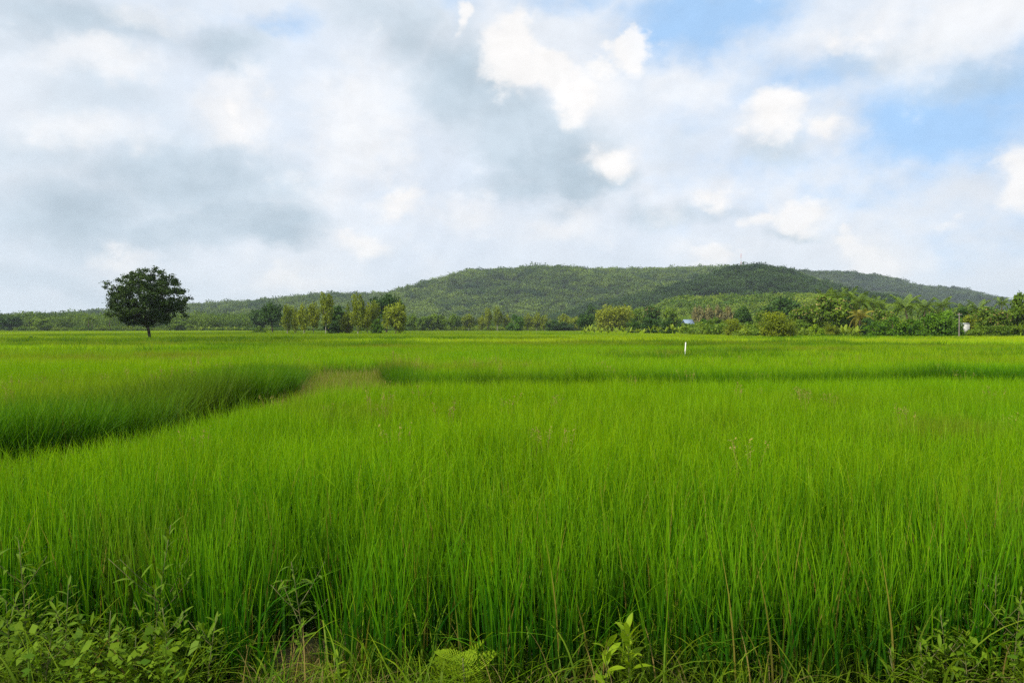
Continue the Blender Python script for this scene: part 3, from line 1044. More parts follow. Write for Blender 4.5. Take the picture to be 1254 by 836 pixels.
def build_forests():
    fc = forest_crowns('forest_tree', M['forest'], 300, 0.15)
    fb = forest_crowns('woodland_tree', M['forest_belt'], 800, 0.085)
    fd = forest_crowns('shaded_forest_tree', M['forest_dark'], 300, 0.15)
    fr = forest_crowns('far_forest_tree', M['forest_far'], 300, 0.15)
    fl = forest_crowns('foothill_tree', M['forest_lit'], 260, 0.17)
    for key, n, coll, s0, s1, lab in (('main', 15000, fc, 7, 19, 'continuous green forest covering the long ridge'),
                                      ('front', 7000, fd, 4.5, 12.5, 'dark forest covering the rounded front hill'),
                                      ('right', 8500, fr, 9, 22, 'blue-green forest covering the right hill'),
                                      ('foot', 4300, fl, 4, 9, 'sunlit yellow-green woodland on the foothill')):
        P = sample_hill(HILLS[key], n)
        ok = (np.abs(P[:, 0]) < 0.80 * P[:, 1] + 20) & (P[:, 2] > -1.5)
        P = P[ok]
        m = len(P)
        s = s0 + (s1 - s0) * rng.beta(1.6, 3.2, m)
        rot = np.column_stack([rng.normal(0, .08, m), rng.normal(0, .08, m), rng.uniform(0, 6.28, m)])
        scl = np.column_stack([s * rng.uniform(.9, 1.3, m), s * rng.uniform(.9, 1.3, m), s * rng.uniform(.8, 1.1, m)])
        P[:, 2] -= 0.5
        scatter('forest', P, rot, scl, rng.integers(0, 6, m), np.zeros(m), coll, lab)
    # level wood along the foot of the ridge, far behind the paddies
    n = 5200
    Y = rng.uniform(395, 720, n)
    X = rng.uniform(-0.78, 0.45, n) * Y
    P = np.column_stack([X, Y, np.zeros(n)])
    px = CX + F * X / Y
    s = np.where(px < 360, rng.uniform(6.5, 11.0, n), rng.uniform(3.5, 7.0, n))
    s *= np.where((px > 500) & (Y < 430), 0.7, 1.0)
    rot = np.column_stack([rng.normal(0, .08, n), rng.normal(0, .08, n), rng.uniform(0, 6.28, n)])
    scl = np.column_stack([s * rng.uniform(.75, 1.15, n), s * rng.uniform(.75, 1.15, n), s * 1.08])
    scatter('woodland', P, rot, scl, rng.integers(0, 6, n), np.zeros(n), fb, 'belt of mixed woodland at the foot of the ridge')
    # undergrowth that closes the foot of the belt
    n = 1500
    Y = rng.uniform(388, 400, n)
    X = rng.uniform(-0.76, 0.40, n) * Y
    s = rng.uniform(1.5, 3.6, n)
    rot = np.column_stack([np.zeros(n), np.zeros(n), rng.uniform(0, 6.28, n)])
    scatter('undergrowth', np.column_stack([X, Y, np.zeros(n)]), rot, np.column_stack([s * 1.2, s * 1.2, s]), rng.integers(0, 6, n), np.zeros(n), fl, 'low shrubs along the edge of the far woodland')
    # thick growth behind the palms on the right
    n = 1500
    Y = rng.uniform(150, 330, n)
    X = (rng.uniform(840, 1330, n) - CX) / F * Y
    s = rng.uniform(2.2, 4.4, n) * (Y / 200)
    rot = np.column_stack([np.zeros(n), np.zeros(n), rng.uniform(0, 6.28, n)])
    scatter('woodland', np.column_stack([X, Y, np.zeros(n)]), rot, np.column_stack([s, s, s]), rng.integers(0, 6, n), np.zeros(n), fl, 'thick mixed greenery behind the palms on the right')
    n = 500
    Y = rng.uniform(126, 150, n)
    X = (rng.uniform(900, 1330, n) - CX) / F * Y
    keep = np.abs(CX + F * X / Y - 1182) > 14
    X, Y = X[keep], Y[keep]
    n = len(X)
    s = rng.uniform(1.0, 2.4, n)
    scatter('undergrowth', np.column_stack([X, Y, np.zeros(n)]), np.column_stack([np.zeros(n), np.zeros(n), rng.uniform(0, 6.28, n)]), np.column_stack([s * 1.2, s * 1.2, s]),
            rng.integers(0, 6, n), np.zeros(n), fl, 'low shrubs at the foot of the palms')


build_forests()


# ------------------------------------------------------------------ single trees
def crown_points(kind, K):
    """clump centres and radii in a unit tree: height 1, half width 0.5"""
    u = rng.normal(0, 1, (K, 3))
    u /= np.linalg.norm(u, axis=1)[:, None]
    u *= rng.uniform(0.05, 1, (K, 1)) ** 0.4
    zc, up, dn, wx = {'round': (.52, .36, .36, .38), 'column': (.60, .36, .34, .36), 'bush': (.34, .52, .28, .38), 'spread': (.58, .30, .22, .40)}[kind]
    lump = 1 + .16 * np.sin(3 * np.arctan2(u[:, 1], u[:, 0]) + rng.uniform(0, 6)) + .10 * rng.normal(0, 1, K)
    z = zc + np.where(u[:, 2] > 0, up, dn) * u[:, 2] * (1 + .10 * rng.normal(0, 1, K))
    w = wx * lump
    if kind == 'column':
        w = w * (1.15 - .55 * np.abs(z - .5) - .25 * (z - .5))
    c = np.column_stack([u[:, 0] * w, u[:, 1] * w, z])
    rad = rng.uniform(.10, .19, K) if kind != 'column' else rng.uniform(.09, .17, K)
    return c, rad


def trunk_geo(c, z_fork, r0, limbs=7):
    g = Geo()
    w = rng.normal(0, .012, (4, 2))
    z = np.linspace(-.02, z_fork, 4)
    pts = np.column_stack([w, z])
    pts[0, :2] = 0
    g.tube(pts, r0 * np.array([1.25, .95, .85, .7]), 7, .5, cap=False)
    top = pts[-1]
    for k in rng.choice(len(c), min(limbs, len(c)), replace=False):
        e = c[k]
        mid = top + (e - top) * .5 + np.array([*(rng.normal(0, .02, 2)), .03])
        st = top - np.array([0, 0, rng.uniform(0, .3) * z_fork])
        g.tube([st, mid, e], r0 * np.array([.55, .36, .14]), 5, .5)
    return g


SPECIES = {}


def species(key, crown, K, n_per, leaf, mat, bark, fork, r0, flat=.8, top_mat=None, variants=2, outward=.6):
    out = []
    for _ in range(variants):
        c, rad = crown_points(crown, K)
        v, q, a = leaf_cloud(c, rad, n_per, leaf, flat, outward=outward)
        # fit the foliage to the unit tree: top at 1, half width 0.5
        kz = 1.0 / np.quantile(v[:, 2], .999)
        kx = 0.5 / np.quantile(np.hypot(v[:, 0], v[:, 1]), .985)
        fit = np.array([kx, kx, kz])
        v, c = v * fit, c * fit
        g = Geo()
        g.add(v, q, None, a)
        cm = g.mesh('crown', mat)
        tm = trunk_geo(c, fork, r0).mesh('trunk', bark, True)
        bm = None
        if top_mat is not None:
            sel = c[:, 2] + rng.normal(0, .05, K) > np.quantile(c[:, 2], .35)
            cc = c[sel] + np.array([0, -.02, .015])
            v, q, a = leaf_cloud(cc, rad[sel] * 0.98, max(10, n_per // 3), leaf * .7, .7, outward=1.2)
            g = Geo()
            g.add(v, q, None, a)
            bm = g.mesh('blossom', top_mat)
        out.append((tm, cm, bm))
    SPECIES[key] = out


species('slender', 'column', 34, 60, .085, M['leaf_olive'], M['bark_pale'], .5, .022, flat=1.3, variants=4)
species('slender_green', 'column', 34, 70, .085, M['leaf_mid'], M['bark_brown'], .4, .016, flat=1.2, variants=2)
species('dark_round', 'round', 40, 80, .085, M['leaf_dark'], M['bark_dark'], .3, .03, variants=3)
species('dark_spread', 'spread', 40, 80, .07, M['leaf_dark'], M['bark_dark'], .4, .03, variants=2)
species('mid_round', 'round', 40, 80, .085, M['leaf_mid'], M['bark_brown'], .3, .028, variants=3)
species('olive_round', 'round', 40, 80, .075, M['leaf_olive'], M['bark_brown'], .3, .022, variants=3)
species('rich_bush', 'bush', 40, 90, .075, M['leaf_rich'], M['bark_brown'], .2, .025, variants=4)
species('mid_bush', 'bush', 40, 90, .075, M['leaf_mid'], M['bark_brown'], .2, .022, variants=3)
species('dark_bush', 'bush', 40, 90, .075, M['leaf_dark'], M['bark_dark'], .2, .022, variants=2)
species('olive_bush', 'bush', 70, 110, .05, M['leaf_olive'], M['bark_brown'], .2, .022, variants=2)
species('lime_bush', 'bush', 30, 80, .085, M['leaf_lime'], M['bark_brown'], .2, .02, variants=2)
species('feathery', 'round', 50, 110, .055, M['leaf_pale'], M['bark_brown'], .3, .022, flat=1.3, variants=1)
species('flowering', 'round', 40, 80, .075, M['leaf_mid'], M['bark_brown'], .3, .026, top_mat=M['blossom'], variants=3)
species('flowering_tan', 'round', 40, 80, .075, M['leaf_dark'], M['bark_brown'], .3, .026, top_mat=M['blossom_pink'], variants=2)
species('withered', 'column', 30, 80, .08, M['dead_vine'], M['bark_brown'], .5, .02, flat=1.5, top_mat=M['blossom'], variants=2)


def tree(kind, name, label, cat, px, D, ytop, wpx, group=None, var=None, ybase=None):
    tms = SPECIES[kind]
    tm, cm, bm = tms[rng.integers(len(tms)) if var is None else var]
    h = gz(ytop, D)
    w = wpx / F * D
    t = thing(name, label, cat, (gx(px, D), D, 0), rng.uniform(0, 6.28), group, (w, w, h))
    link('trunk', tm, t)
    link('crown', cm, t)
    if bm is not None:
        link('blossom', bm, t)
    return t


# the lone tree, built limb by limb
def build_lone_tree():
    D = 100.0
    px = 184.0
    k = D / F                                     # metres per photo pixel there
    t = thing('lone_tree', 'lone dark round-crowned tree standing in the rice, leaning trunk', 'tree', (gx(px, D), D, 0))
    base = np.array([0, 0, -.1])
    fork = np.array([-4.2 * k, 0, 2.0 - 2.0 * k * 0 + (HZ - 396) * k])
    g = Geo()
    g.tube([base, [-.8 * k, 0, .9], [-2.2 * k, .05, fork[2] * .66], fork], [.23, .19, .17, .15], 10, .5, cap=False)
    link('trunk', g.mesh('trunk', M['bark_dark'], True), t)
    # outline: clumps fill a broad dome between rows 325 and 404
    K = 400
    cs = []
    while len(cs) < K:
        u = rng.uniform(-1, 1, 3)
        if u @ u > 1 or (u @ u < .22 and rng.uniform() < .75):
            continue
        x = u[0] * 47 * k
        y = u[1] * 40 * k
        z = CAM_Z + (HZ - 367) * k + u[2] * (38 if u[2] > 0 else 33) * k
        x += (-4 - 0.0 * u[2]) * k
        if u[2] < -.45 and abs(u[0]) > .92:
            continue
        if u[2] < -.2 and abs(u[0] - .12) < .16 and u[1] < 0 and rng.uniform() < .5:
            continue
        cs.append((x, y, z))
    c = np.array(cs)
    # a few sprays that stick out
    ext = [(46, -20), (44, -12), (-47, -18), (-50, 2), (10, 37), (-30, 29), (28, 31), (44, 8), (-8, 36), (-44, 14), (36, 24), (-20, 34), (43, -16), (20, 35), (-38, 24), (-46, -8), (46, -2)]
    e = np.array([(x * k - 2 * k, rng.uniform(-1, 1), CAM_Z + (HZ - 367 + z) * k) for x, z in ext])
    c = np.vstack([c, e])
    ang = np.arctan2(c[:, 2] - (CAM_Z + (HZ - 367) * k), c[:, 0] + 4 * k)
    lump = 1 + .07 * np.sin(5 * ang + 1.0) + .05 * np.sin(9 * ang + 2.2) + rng.normal(0, .03, len(c))
    c[:, 0] *= 0.96 * lump
    c[:, 2] = CAM_Z + (HZ - 367) * k + (c[:, 2] - (CAM_Z + (HZ - 367) * k)) * (lump * .5 + .48)
    rad = np.concatenate([rng.uniform(.4, .85, K), rng.uniform(.35, .55, len(e))])
    v, q, a = leaf_cloud(c, rad, 82, .24, .5, soft=True)
    v = v + np.repeat(rng.normal(0, .12, (len(v) // 4, 3)), 4, 0)
    gg = Geo()
    gg.add(v, q, None, a)
    link('crown', gg.mesh('crown', M['leaf_lone']), t)
    for i in range(11):
        th = i / 11 * 6.283 + rng.normal(0, .2)
        r = rng.uniform(2.2, 3.9)
        endp = np.array([fork[0] + r * math.cos(th), r * .8 * math.sin(th), CAM_Z + (HZ - rng.uniform(345, 385)) * k])
        mid = fork + (endp - fork) * .5 + np.array([0, 0, -.35])
        g = Geo()
        g.tube([fork - [0, 0, rng.uniform(0, .5)], mid, endp], [.17, .10, .03], 6, .5)
        for j in range(4):
            m2 = mid + (endp - mid) * rng.uniform(0, .8)
            e2 = m2 + np.array([*(rng.normal(0, .9, 2)), rng.uniform(.4, 1.5)])
            g.tube([m2, .5 * (m2 + e2) + [0, 0, .1], e2], [.05, .035, .012], 5, .5)
        link('limb', g.mesh('limb', M['bark_dark'], True), t)


build_lone_tree()


# ------------------------------------------------------------------ palms
def frond_mesh(mat, droop, n=15):
    g = Geo()
    s = np.linspace(0, 1, 10)
    x = s * (1 - .22 * droop * s)
    z = .55 * s * (1 - droop * .35) - (.35 + .75 * droop) * s ** 2.2
    pts = np.column_stack([x, np.zeros_like(x), z])
    g.tube(pts, np.linspace(.016, .004, 10), 4, .8)
    for i in range(n):
        t = .10 + .9 * (i + .5) / n
        p = np.array([np.interp(t, s, x), 0, np.interp(t, s, z)])
        L = .30 * math.sin(min(1, t * .9 + .12) * math.pi) ** .6 + .04
        for sg in (-1, 1):
            e = p + np.array([.10, sg * L * .85, -.13 - .08 * droop + rng.normal(0, .02)])
            m_ = p + (e - p) * .5 + np.array([0, 0, .03])
            w = np.array([.026, 0, 0])
            g.add([p - w * .5, p + w * .5, m_ + w, m_ - w, e], [(0, 1, 2, 3)], [(3, 2, 4)], rng.uniform())
    return g.mesh('frond', mat)


FRONDS = [frond_mesh(M['frond'], d) for d in (0.0, .35, .7, 1.0)]
FRONDS_GOLD = [frond_mesh(M['frond_gold'], d) for d in (.2, .5, .9, 1.0)]


def palm(label, px, D, ytop, crown_px, group='palms at the edge of the plain', gold=False, n=15):
    h = gz(ytop, D)
    R_ = crown_px / 2 / F * D * 1.2
    hub = h - .42 * R_
    t = thing('palm_tree', label, 'palm', (gx(px, D), D, 0), rng.uniform(0, 6.28), group)
    g = Geo()
    lx, ly = rng.normal(0, .04 * hub, 2)
    z = np.linspace(-.05, hub, 7)
    f = (z / hub) ** 1.6
    g.tube(np.column_stack([lx * f, ly * f, z]), np.linspace(.20, .12, 7), 7, .5)
    link('trunk', g.mesh('trunk', M['bark_brown'], True), t)
    fr = FRONDS_GOLD if gold else FRONDS
    for i in range(n):
        u = i / n
        k = min(3, int(u * 4))
        o = link('frond', fr[k], t, (lx, ly, hub), (0, R(-38 + 62 * u), i * 2.4 + rng.normal(0, .2)), (R_, R_, R_))
    return t


# ------------------------------------------------------------------ banana plants
def banana_leaf_mesh(arch):
    g = Geo()
    s = np.linspace(0, 1, 8)
    x = s * (.55 + .25 * arch)
    z = s * 1.0 - arch * .75 * s ** 2.3
    w = .125 * np.sin(np.clip(s * .93 + .05, 0, 1) * np.pi) ** .6
    V, q = [], []
    for i in range(8):
        V += [(x[i], -w[i], z[i] - .04), (x[i], 0, z[i]), (x[i], w[i], z[i] - .04)]
    for i in range(7):
        for j in (0, 1):
            q.append((i * 3 + j, i * 3 + j + 1, i * 3 + j + 4, i * 3 + j + 3))
    g.add(V, q, None, np.repeat(rng.uniform(0, 1, 8), 3))
    return g.mesh('leaf', M['banana'])


BLEAF = [banana_leaf_mesh(a) for a in (.1, .5, .9)]


def banana(label, px, D, ytop, group, n=7):
    h = gz(ytop, D)
    t = thing('banana_plant', label, 'banana plant', (gx(px, D), D, 0), rng.uniform(0, 6.28), group)
    g = Geo()
    hs = h * .45
    g.tube([(0, 0, -.05), (.02, 0, hs * .5), (0, .02, hs)], [.13, .11, .07], 7, .5)
    link('stem', g.mesh('stem', M['leaf_lime'], True), t)
    for i in range(n):
        L = (h - hs) * rng.uniform(.8, 1.05)
        link('leaf', BLEAF[i % 3], t, (0, 0, hs), (0, 0, i * 2.4 + rng.normal(0, .3)), (L, L * 1.2, L))
    return t


# ------------------------------------------------------------------ list of trees, left to right
def place_trees():
    T = tree
    T('mid_bush', 'shrub', 'bush in front of the white building, right of the utility pole', 'shrub', 1188, 122, 403, 15)
    T('dark_bush', 'shrub', 'dark bush behind the utility pole', 'shrub', 1172, 122, 391, 20)
    # in front of the far woodland, left part of the picture
    palm('pale palm with a bare trunk, left of the lone tree, nearer the left edge', 108, 380, 386, 15, 'palms before the far woodland')
    palm('slim palm close beside the pale palm left of the lone tree', 113, 385, 388, 13, 'palms before the far woodland')
    palm('yellowish palm just left of the lone tree crown', 134, 378, 383, 17, 'palms before the far woodland')
    T('mid_bush', 'shrub', 'small round shrub at the woodland foot beside the yellowish palm', 'shrub', 143, 372, 400, 11)
    T('mid_round', 'broadleaf_tree', 'broad bright green dome tree right of the lone tree', 'tree', 217, 372, 392, 30, var=0)
    T('dark_round', 'broadleaf_tree', 'dark tree at the far left edge of the wood', 'tree', 12, 372, 387, 28)
    T('mid_round', 'broadleaf_tree', 'green tree in the far wood, next right from the leftmost dark tree', 'tree', 52, 372, 390, 26)
    T('dark_round', 'broadleaf_tree', 'dark tree between the far wood and the slender grove', 'tree', 318, 330, 378, 26)
    T('dark_spread', 'broadleaf_tree', 'dark ragged tree with a bare stem left of the slender grove', 'tree', 333, 240, 369, 26)
    T('mid_bush', 'shrub', 'pale shrub under the dark ragged tree', 'shrub', 318, 235, 399, 20)
    for i, px in enumerate((246, 255, 264, 276, 287, 296)):
        banana('pale banana plant right of the lone tree, %s in its short row' % ('first', 'second', 'third', 'fourth', 'fifth', 'last')[i], px, 368, 398.5 + rng.uniform(-.5, 1.5), 'banana plants before the far woodland', 6)
    # slender grove in the middle left
    G = 'slender grove at the edge of the rice'
    D = 185
    T('slender', 'slender_tree', 'short slender olive tree at the left end of the grove', 'tree', 352, D, 372, 17, G, 0)
    T('slender', 'slender_tree', 'slender olive tree, second from the left in the grove', 'tree', 361, D + 6, 375, 13, G, 1)
    T('slender', 'slender_tree', 'slender olive tree with a pale forked stem, third in the grove', 'tree', 372, D, 371, 17, G, 2)
    T('slender', 'slender_tree', 'slender olive tree, fourth in the grove, left of the tall one', 'tree', 384, D + 4, 370, 17, G, 3)
    T('slender', 'slender_tree', 'tallest tree in the left half of the grove', 'tree', 399, D, 357, 20, G, 3)
    T('dark_round', 'broadleaf_tree', 'dark round tree filling the middle of the grove', 'tree', 413, D + 12, 374, 28, G)
    T('dark_bush', 'shrub', 'dark low bush under the round tree of the grove', 'shrub', 408, D + 6, 392, 26, G)
    T('olive_round', 'broadleaf_tree', 'low leaning olive tree left of the white-stemmed one', 'tree', 426, D + 3, 381, 20, G)
    T('slender', 'slender_tree', 'tall olive tree with a white stem in the middle of the grove', 'tree', 438, D - 2, 358, 24, G, 1)
    T('slender', 'slender_tree', 'olive tree immediately right of the white-stemmed one', 'tree', 450, D + 5, 370, 16, G, 2)
    T('slender', 'slender_tree', 'olive tree with yellowing top in the right of the grove', 'tree', 459, D + 2, 368, 18, G, 0)
    T('rich_bush', 'shrub', 'bright green shrub at the foot of the grove', 'shrub', 462, D - 1, 390, 16, G)
    T('dark_spread', 'broadleaf_tree', 'dark spreading tree rising behind the right of the grove', 'tree', 474, D + 40, 358, 40, G)
    T('olive_round', 'broadleaf_tree', 'rounded olive tree at the right end of the grove', 'tree', 485, D - 2, 369, 31, G)
    # belt of trees across the middle
    G = 'belt of trees below the ridge'
    D = 372
    mid = [('slender_green', 505, 384, 18, 'greenish tree just right of the grove, set farther back'),
           ('mid_round', 517, 387, 17, 'green tree, second right of the grove along the belt'),
           ('mid_round', 529, 384, 20, 'round green tree under the left slope of the ridge'),
           ('mid_round', 541, 385, 17, 'smaller green tree beside the round green one under the ridge'),
           ('slender_green', 556, 384, 17, 'upright green tree in the left half of the belt'),
           ('slender', 574, 384, 20, 'broad olive tree in the left half of the belt'),
           ('slender', 589, 387, 14, 'small yellowish tree left of the two tall ones'),
           ('slender', 597, 376, 13, 'left one of two tall thin trees in the belt'),
           ('slender', 609, 375, 15, 'right one of two tall thin trees, white stemmed'),
           ('slender', 620, 384, 14, 'yellowish tree behind the isolated green bush'),
           ('slender', 646, 383, 17, 'yellow-olive tree just right of the isolated green bush'),
           ('slender', 657, 382, 16, 'yellow-olive tree with pale stems, middle of its trio'),
           ('slender', 667, 385, 15, 'yellow-olive tree, right end of its trio'),
           ('olive_round', 691, 384, 18, 'olive tree above the dark low thicket'),
           ('olive_round', 704, 387, 16, 'small olive tree right of the dark low thicket')]
    for kind, px, yt, w, lab in mid:
        T(kind, 'broadleaf_tree' if 'round' in kind else 'slender_tree', lab, 'tree', px, D + rng.uniform(-6, 6), yt, w, G)
    T('rich_bush', 'shrub', 'isolated round green bush on the far edge of the rice', 'shrub', 631, 345, 385, 24)
    T('dark_bush', 'shrub', 'left part of a dark low thicket on the rice edge', 'shrub', 678, 350, 392, 20, 'dark low thicket')
    T('dark_bush', 'shrub', 'right part of a dark low thicket on the rice edge', 'shrub', 692, 350, 394, 22, 'dark low thicket')
    # right of the middle
    T('dark_round', 'broadleaf_tree', 'dark tree left of the large feathery pale tree', 'tree', 717, 255, 384, 22)
    T('dark_round', 'broadleaf_tree', 'bluish dark treetop behind and left of the feathery tree', 'tree', 723, 420, 373, 20)
    T('feathery', 'feathery_tree', 'large feathery pale green tree behind the banana row', 'tree', 750, 262, 373, 50)
    T('mid_round', 'broadleaf_tree', 'green tree right behind the large feathery tree', 'tree', 781, 290, 378, 24)
    T('dark_bush', 'shrub', 'dark bush behind the banana row, right of the feathery tree', 'shrub', 776, 200, 390, 20)
    T('flowering_tan', 'flowering_tree', 'tan-topped tree above the dark bushes, left of the house', 'tree', 798, 240, 374, 24)
    T('dark_bush', 'shrub', 'wide dark bush under the tan-topped tree', 'shrub', 797, 190, 389, 26)
    T('dark_bush', 'shrub', 'dark bush standing among the right end of the banana row', 'shrub', 817, 172, 389, 22)
    T('mid_round', 'broadleaf_tree', 'yellow-green tree left of the blue roofed house', 'tree', 822, 250, 377, 22)
    T('dark_bush', 'shrub', 'low dark bush just left of the blue roofed house', 'shrub', 833, 228, 391, 11)
    T('mid_bush', 'shrub', 'low shrub hiding the foot of the house', 'shrub', 838, 196, 396.5, 15)
    T('rich_bush', 'shrub', 'low green bush right of the house', 'shrub', 861, 200, 390, 24)
    T('mid_bush', 'shrub', 'second low green bush right of the house', 'shrub', 878, 195, 388, 24)
    G = 'withered creeper-hung trees'
    for i, (px, lab) in enumerate(((855, 'leftmost tree hung with withered brown creeper, right of the house'), (867, 'second tree hung with withered brown creeper'),
                                   (880, 'third tree hung with withered brown creeper'), (893, 'rightmost tree hung with withered brown creeper'))):
        T('withered', 'creeper_tree', lab, 'tree', px, 245, 372 + rng.uniform(0, 2), 18, G)
    T('dark_round', 'broadleaf_tree', 'dark narrow tree behind the small round bush', 'tree', 911, 205, 374, 24)
    T('olive_bush', 'shrub', 'small round brownish bush standing in the rice', 'shrub', 899, 135, 390, 26)
    T('olive_bush', 'shrub', 'large round olive bush standing alone in the rice', 'shrub', 953, 110, 381.5, 45)
    T('flowering', 'flowering_tree', 'small cream-flowered tree left of the large round bush', 'tree', 933, 145, 380, 20)
    T('dark_spread', 'broadleaf_tree', 'wide dark flat-topped tree above the large round bush', 'tree', 962, 250, 363, 56)
    T('flowering', 'flowering_tree', 'low cream-flowered tree right of the large round bush', 'tree', 982, 150, 375, 32)
    T('flowering', 'flowering_tree', 'biggest cream-flowered tree in front of the palms', 'tree', 1012, 150, 362, 54)
    T('flowering_tan', 'flowering_tree', 'tan-flowered tree right of the biggest cream-flowered one', 'tree', 1041, 152, 363, 38)
    T('mid_bush', 'shrub', 'green bush below the low cream-flowered tree', 'shrub', 978, 132, 392, 26)
    T('lime_bush', 'shrub', 'bright lime shrub on the rice edge below the biggest flowered tree', 'shrub', 1001, 122, 397, 19)
    T('olive_bush', 'shrub', 'rounded olive shrub right of the lime shrub', 'shrub', 1018, 124, 394, 22)
    banana('pale banana plant, left one below the golden palm', 1033, 121, 396, 'banana plants below the golden palm')
    banana('pale banana plant, middle one below the golden palm', 1041, 120, 398, 'banana plants below the golden palm')
    banana('pale banana plant, right one below the golden palm', 1049, 121, 397, 'banana plants below the golden palm')
    palm('palm whose crown tops the biggest cream-flowered tree', 1014, 158, 358, 26)
    palm('palm right of the one topping the flowered tree', 1026, 160, 358, 24)
    palm('palm standing behind the tan-flowered tree', 1036, 166, 356, 26)
    palm('golden leaved short palm with drooping fronds', 1052, 128, 381, 27, gold=True, n=17)
    palm('green palm rising above the golden palm', 1053, 150, 363, 30)
    T('dark_bush', 'shrub', 'dark bush right of the golden palm', 'shrub', 1064, 124, 389, 24)
    T('flowering', 'flowering_tree', 'yellowish tree between the golden palm and the rich green bushes', 'tree', 1078, 138, 378, 32)
    palm('tall palm behind the yellowish tree', 1066, 170, 366, 26)
    palm('palm a little right of the tall one behind the yellowish tree', 1077, 172, 370, 24)
    G = 'rich green bushes along the rice edge'
    for px, yt, w, lab in ((1072, 393, 28, 'leftmost rich green bush, below the yellowish tree'), (1094, 387, 36, 'rich green bush left of the pale-fronded palm'), (1115, 390, 30, 'rich green bush under the pale-fronded palm'),
                           (1132, 387, 32, 'rich green bush right of the pale-fronded palm'), (1150, 380, 42, 'tallest of the rich green bushes'), (1167, 390, 24, 'rich green bush beside the utility pole')):
        T('rich_bush', 'shrub', lab, 'shrub', px, 118 + rng.uniform(-2, 3), yt, w, G)
    palm('pale-fronded palm above the rich green bushes', 1114, 140, 367, 36)
    palm('thin palm right of the pale-fronded one', 1132, 165, 370, 26)
    palm('palm behind the tallest rich green bush', 1154, 160, 368, 26)
    palm('palm above the white building', 1178, 165, 375, 22)
    palm('palm right of the white building', 1199, 150, 372, 28)
    palm('dark slim palm near the right edge', 1226, 165, 367, 18)
    T('flowering_tan', 'flowering_tree', 'tan-flowered tree between pole and palms', 'tree', 1140, 175, 376, 30)
    T('olive_round', 'broadleaf_tree', 'olive tree left of the dark yellow-tipped tree', 'tree', 1192, 140, 383, 28)
    T('dark_round', 'broadleaf_tree', 'dark tree behind the white building', 'tree', 1184, 150, 377, 36)
    T('flowering', 'flowering_tree', 'yellow-tipped dark tree near the right edge', 'tree', 1214, 128, 376, 42)
    T('olive_round', 'broadleaf_tree', 'olive tree between the yellow-tipped one and the tall edge tree', 'tree', 1234, 132, 380, 30)
    T('slender_green', 'slender_tree', 'tall olive tree cut by the right edge', 'tree', 1250, 128, 358, 34)
    T('mid_round', 'broadleaf_tree', 'green tree at the very right edge, right of the tall olive tree', 'tree', 1275, 126, 372, 44)
    for px, yt, w, lab in ((1197, 398, 24, 'low green bush right of the white building'), (1209, 399, 26, 'low olive bush under the yellow-tipped tree'), (1226, 398, 28, 'low bush near the right edge, under the olive tree'),
                           (1243, 399, 28, 'low bush at the right edge')):
        T('mid_bush', 'shrub', lab, 'shrub', px, 115, yt, w, 'low bushes at the right edge')
    banana('banana plant below the tall tree at the right edge', 1250, 114, 393, 'banana plants at the right edge')
    # banana row across the middle
    G = 'row of banana plants on the rice edge'
    xs = [717, 722, 728, 736, 745, 754, 763, 771, 780, 789, 797, 806, 815, 824, 831, 838]
    words = ['first', 'second', 'third', 'fourth', 'fifth', 'sixth', 'seventh', 'eighth', 'ninth', 'tenth', 'eleventh', 'twelfth', 'thirteenth', 'fourteenth', 'fifteenth', 'last']
    for i, px in enumerate(xs):
        yt = 398.5 + rng.uniform(-1.5, 2.5) - (2.5 if i in (1, 2, 13, 14) else 0)
        banana('yellow-green banana plant, %s from the left in the middle row' % words[i], px, 165 + rng.uniform(-3, 3), yt, G, 7)
    # scrubby clumps out in the rice
    T('dark_bush', 'shrub', 'tiny dark bush in the rice left of the lone tree', 'shrub', 39, 100, 411.2, 10)


place_trees()


# ------------------------------------------------------------------ house, building, pole, post, mast
def build_house():
    D = 215
    k = D / F
    t = thing('house', 'small white house with a blue roof half hidden by trees', 'house', (gx(842, D), D, 0), R(12), scale=(.8, .8, .93))
    zt = gz(395.5, D)
    g = Geo()
    g.box((-1.3, -1.6, -.05), (1.3, 1.6, zt))
    link('wall', g.mesh('wall', M['white_paint']), t)
    g = Geo()
    zr = gz(390, D)
    o = .45
    V = [(-1.3 - o, -1.6 - o, zt - .15), (1.3 + o, -1.6 - o, zt - .15), (1.3 + o, 1.6 + o, zt - .15), (-1.3 - o, 1.6 + o, zt - .15), (-1.3 - o, 0, zr), (1.3 + o, 0, zr)]
    V2 = [(x, y, z + .08) for x, y, z in V]
    g.add(V + V2, [(0, 1, 5, 4), (2, 3, 4, 5), (6, 10, 11, 7), (8, 11, 10, 9), (0, 6, 7, 1), (2, 8, 9, 3), (0, 4, 10, 6), (4, 3, 9, 10), (1, 7, 11, 5), (5, 11, 8, 2)])
    link('roof', g.mesh('roof', M['roof_blue']), t)
    for x in (-.75, .65):
        g = Geo()
        g.box((x - .3, -1.64, 1.1), (x + .3, -1.603, 2.1))
        w = link('window', g.mesh('window', M['white_paint']), t)
        g = Geo()
        g.box((x - .24, -1.66, 1.16), (x + .24, -1.643, 2.04))
        link('pane', g.mesh('pane', M['glass_dark']), w)
    g = Geo()
    g.box((-.30, -1.64, 0), (.20, -1.604, 1.9))
    link('door', g.mesh('door', M['bark_brown']), t)


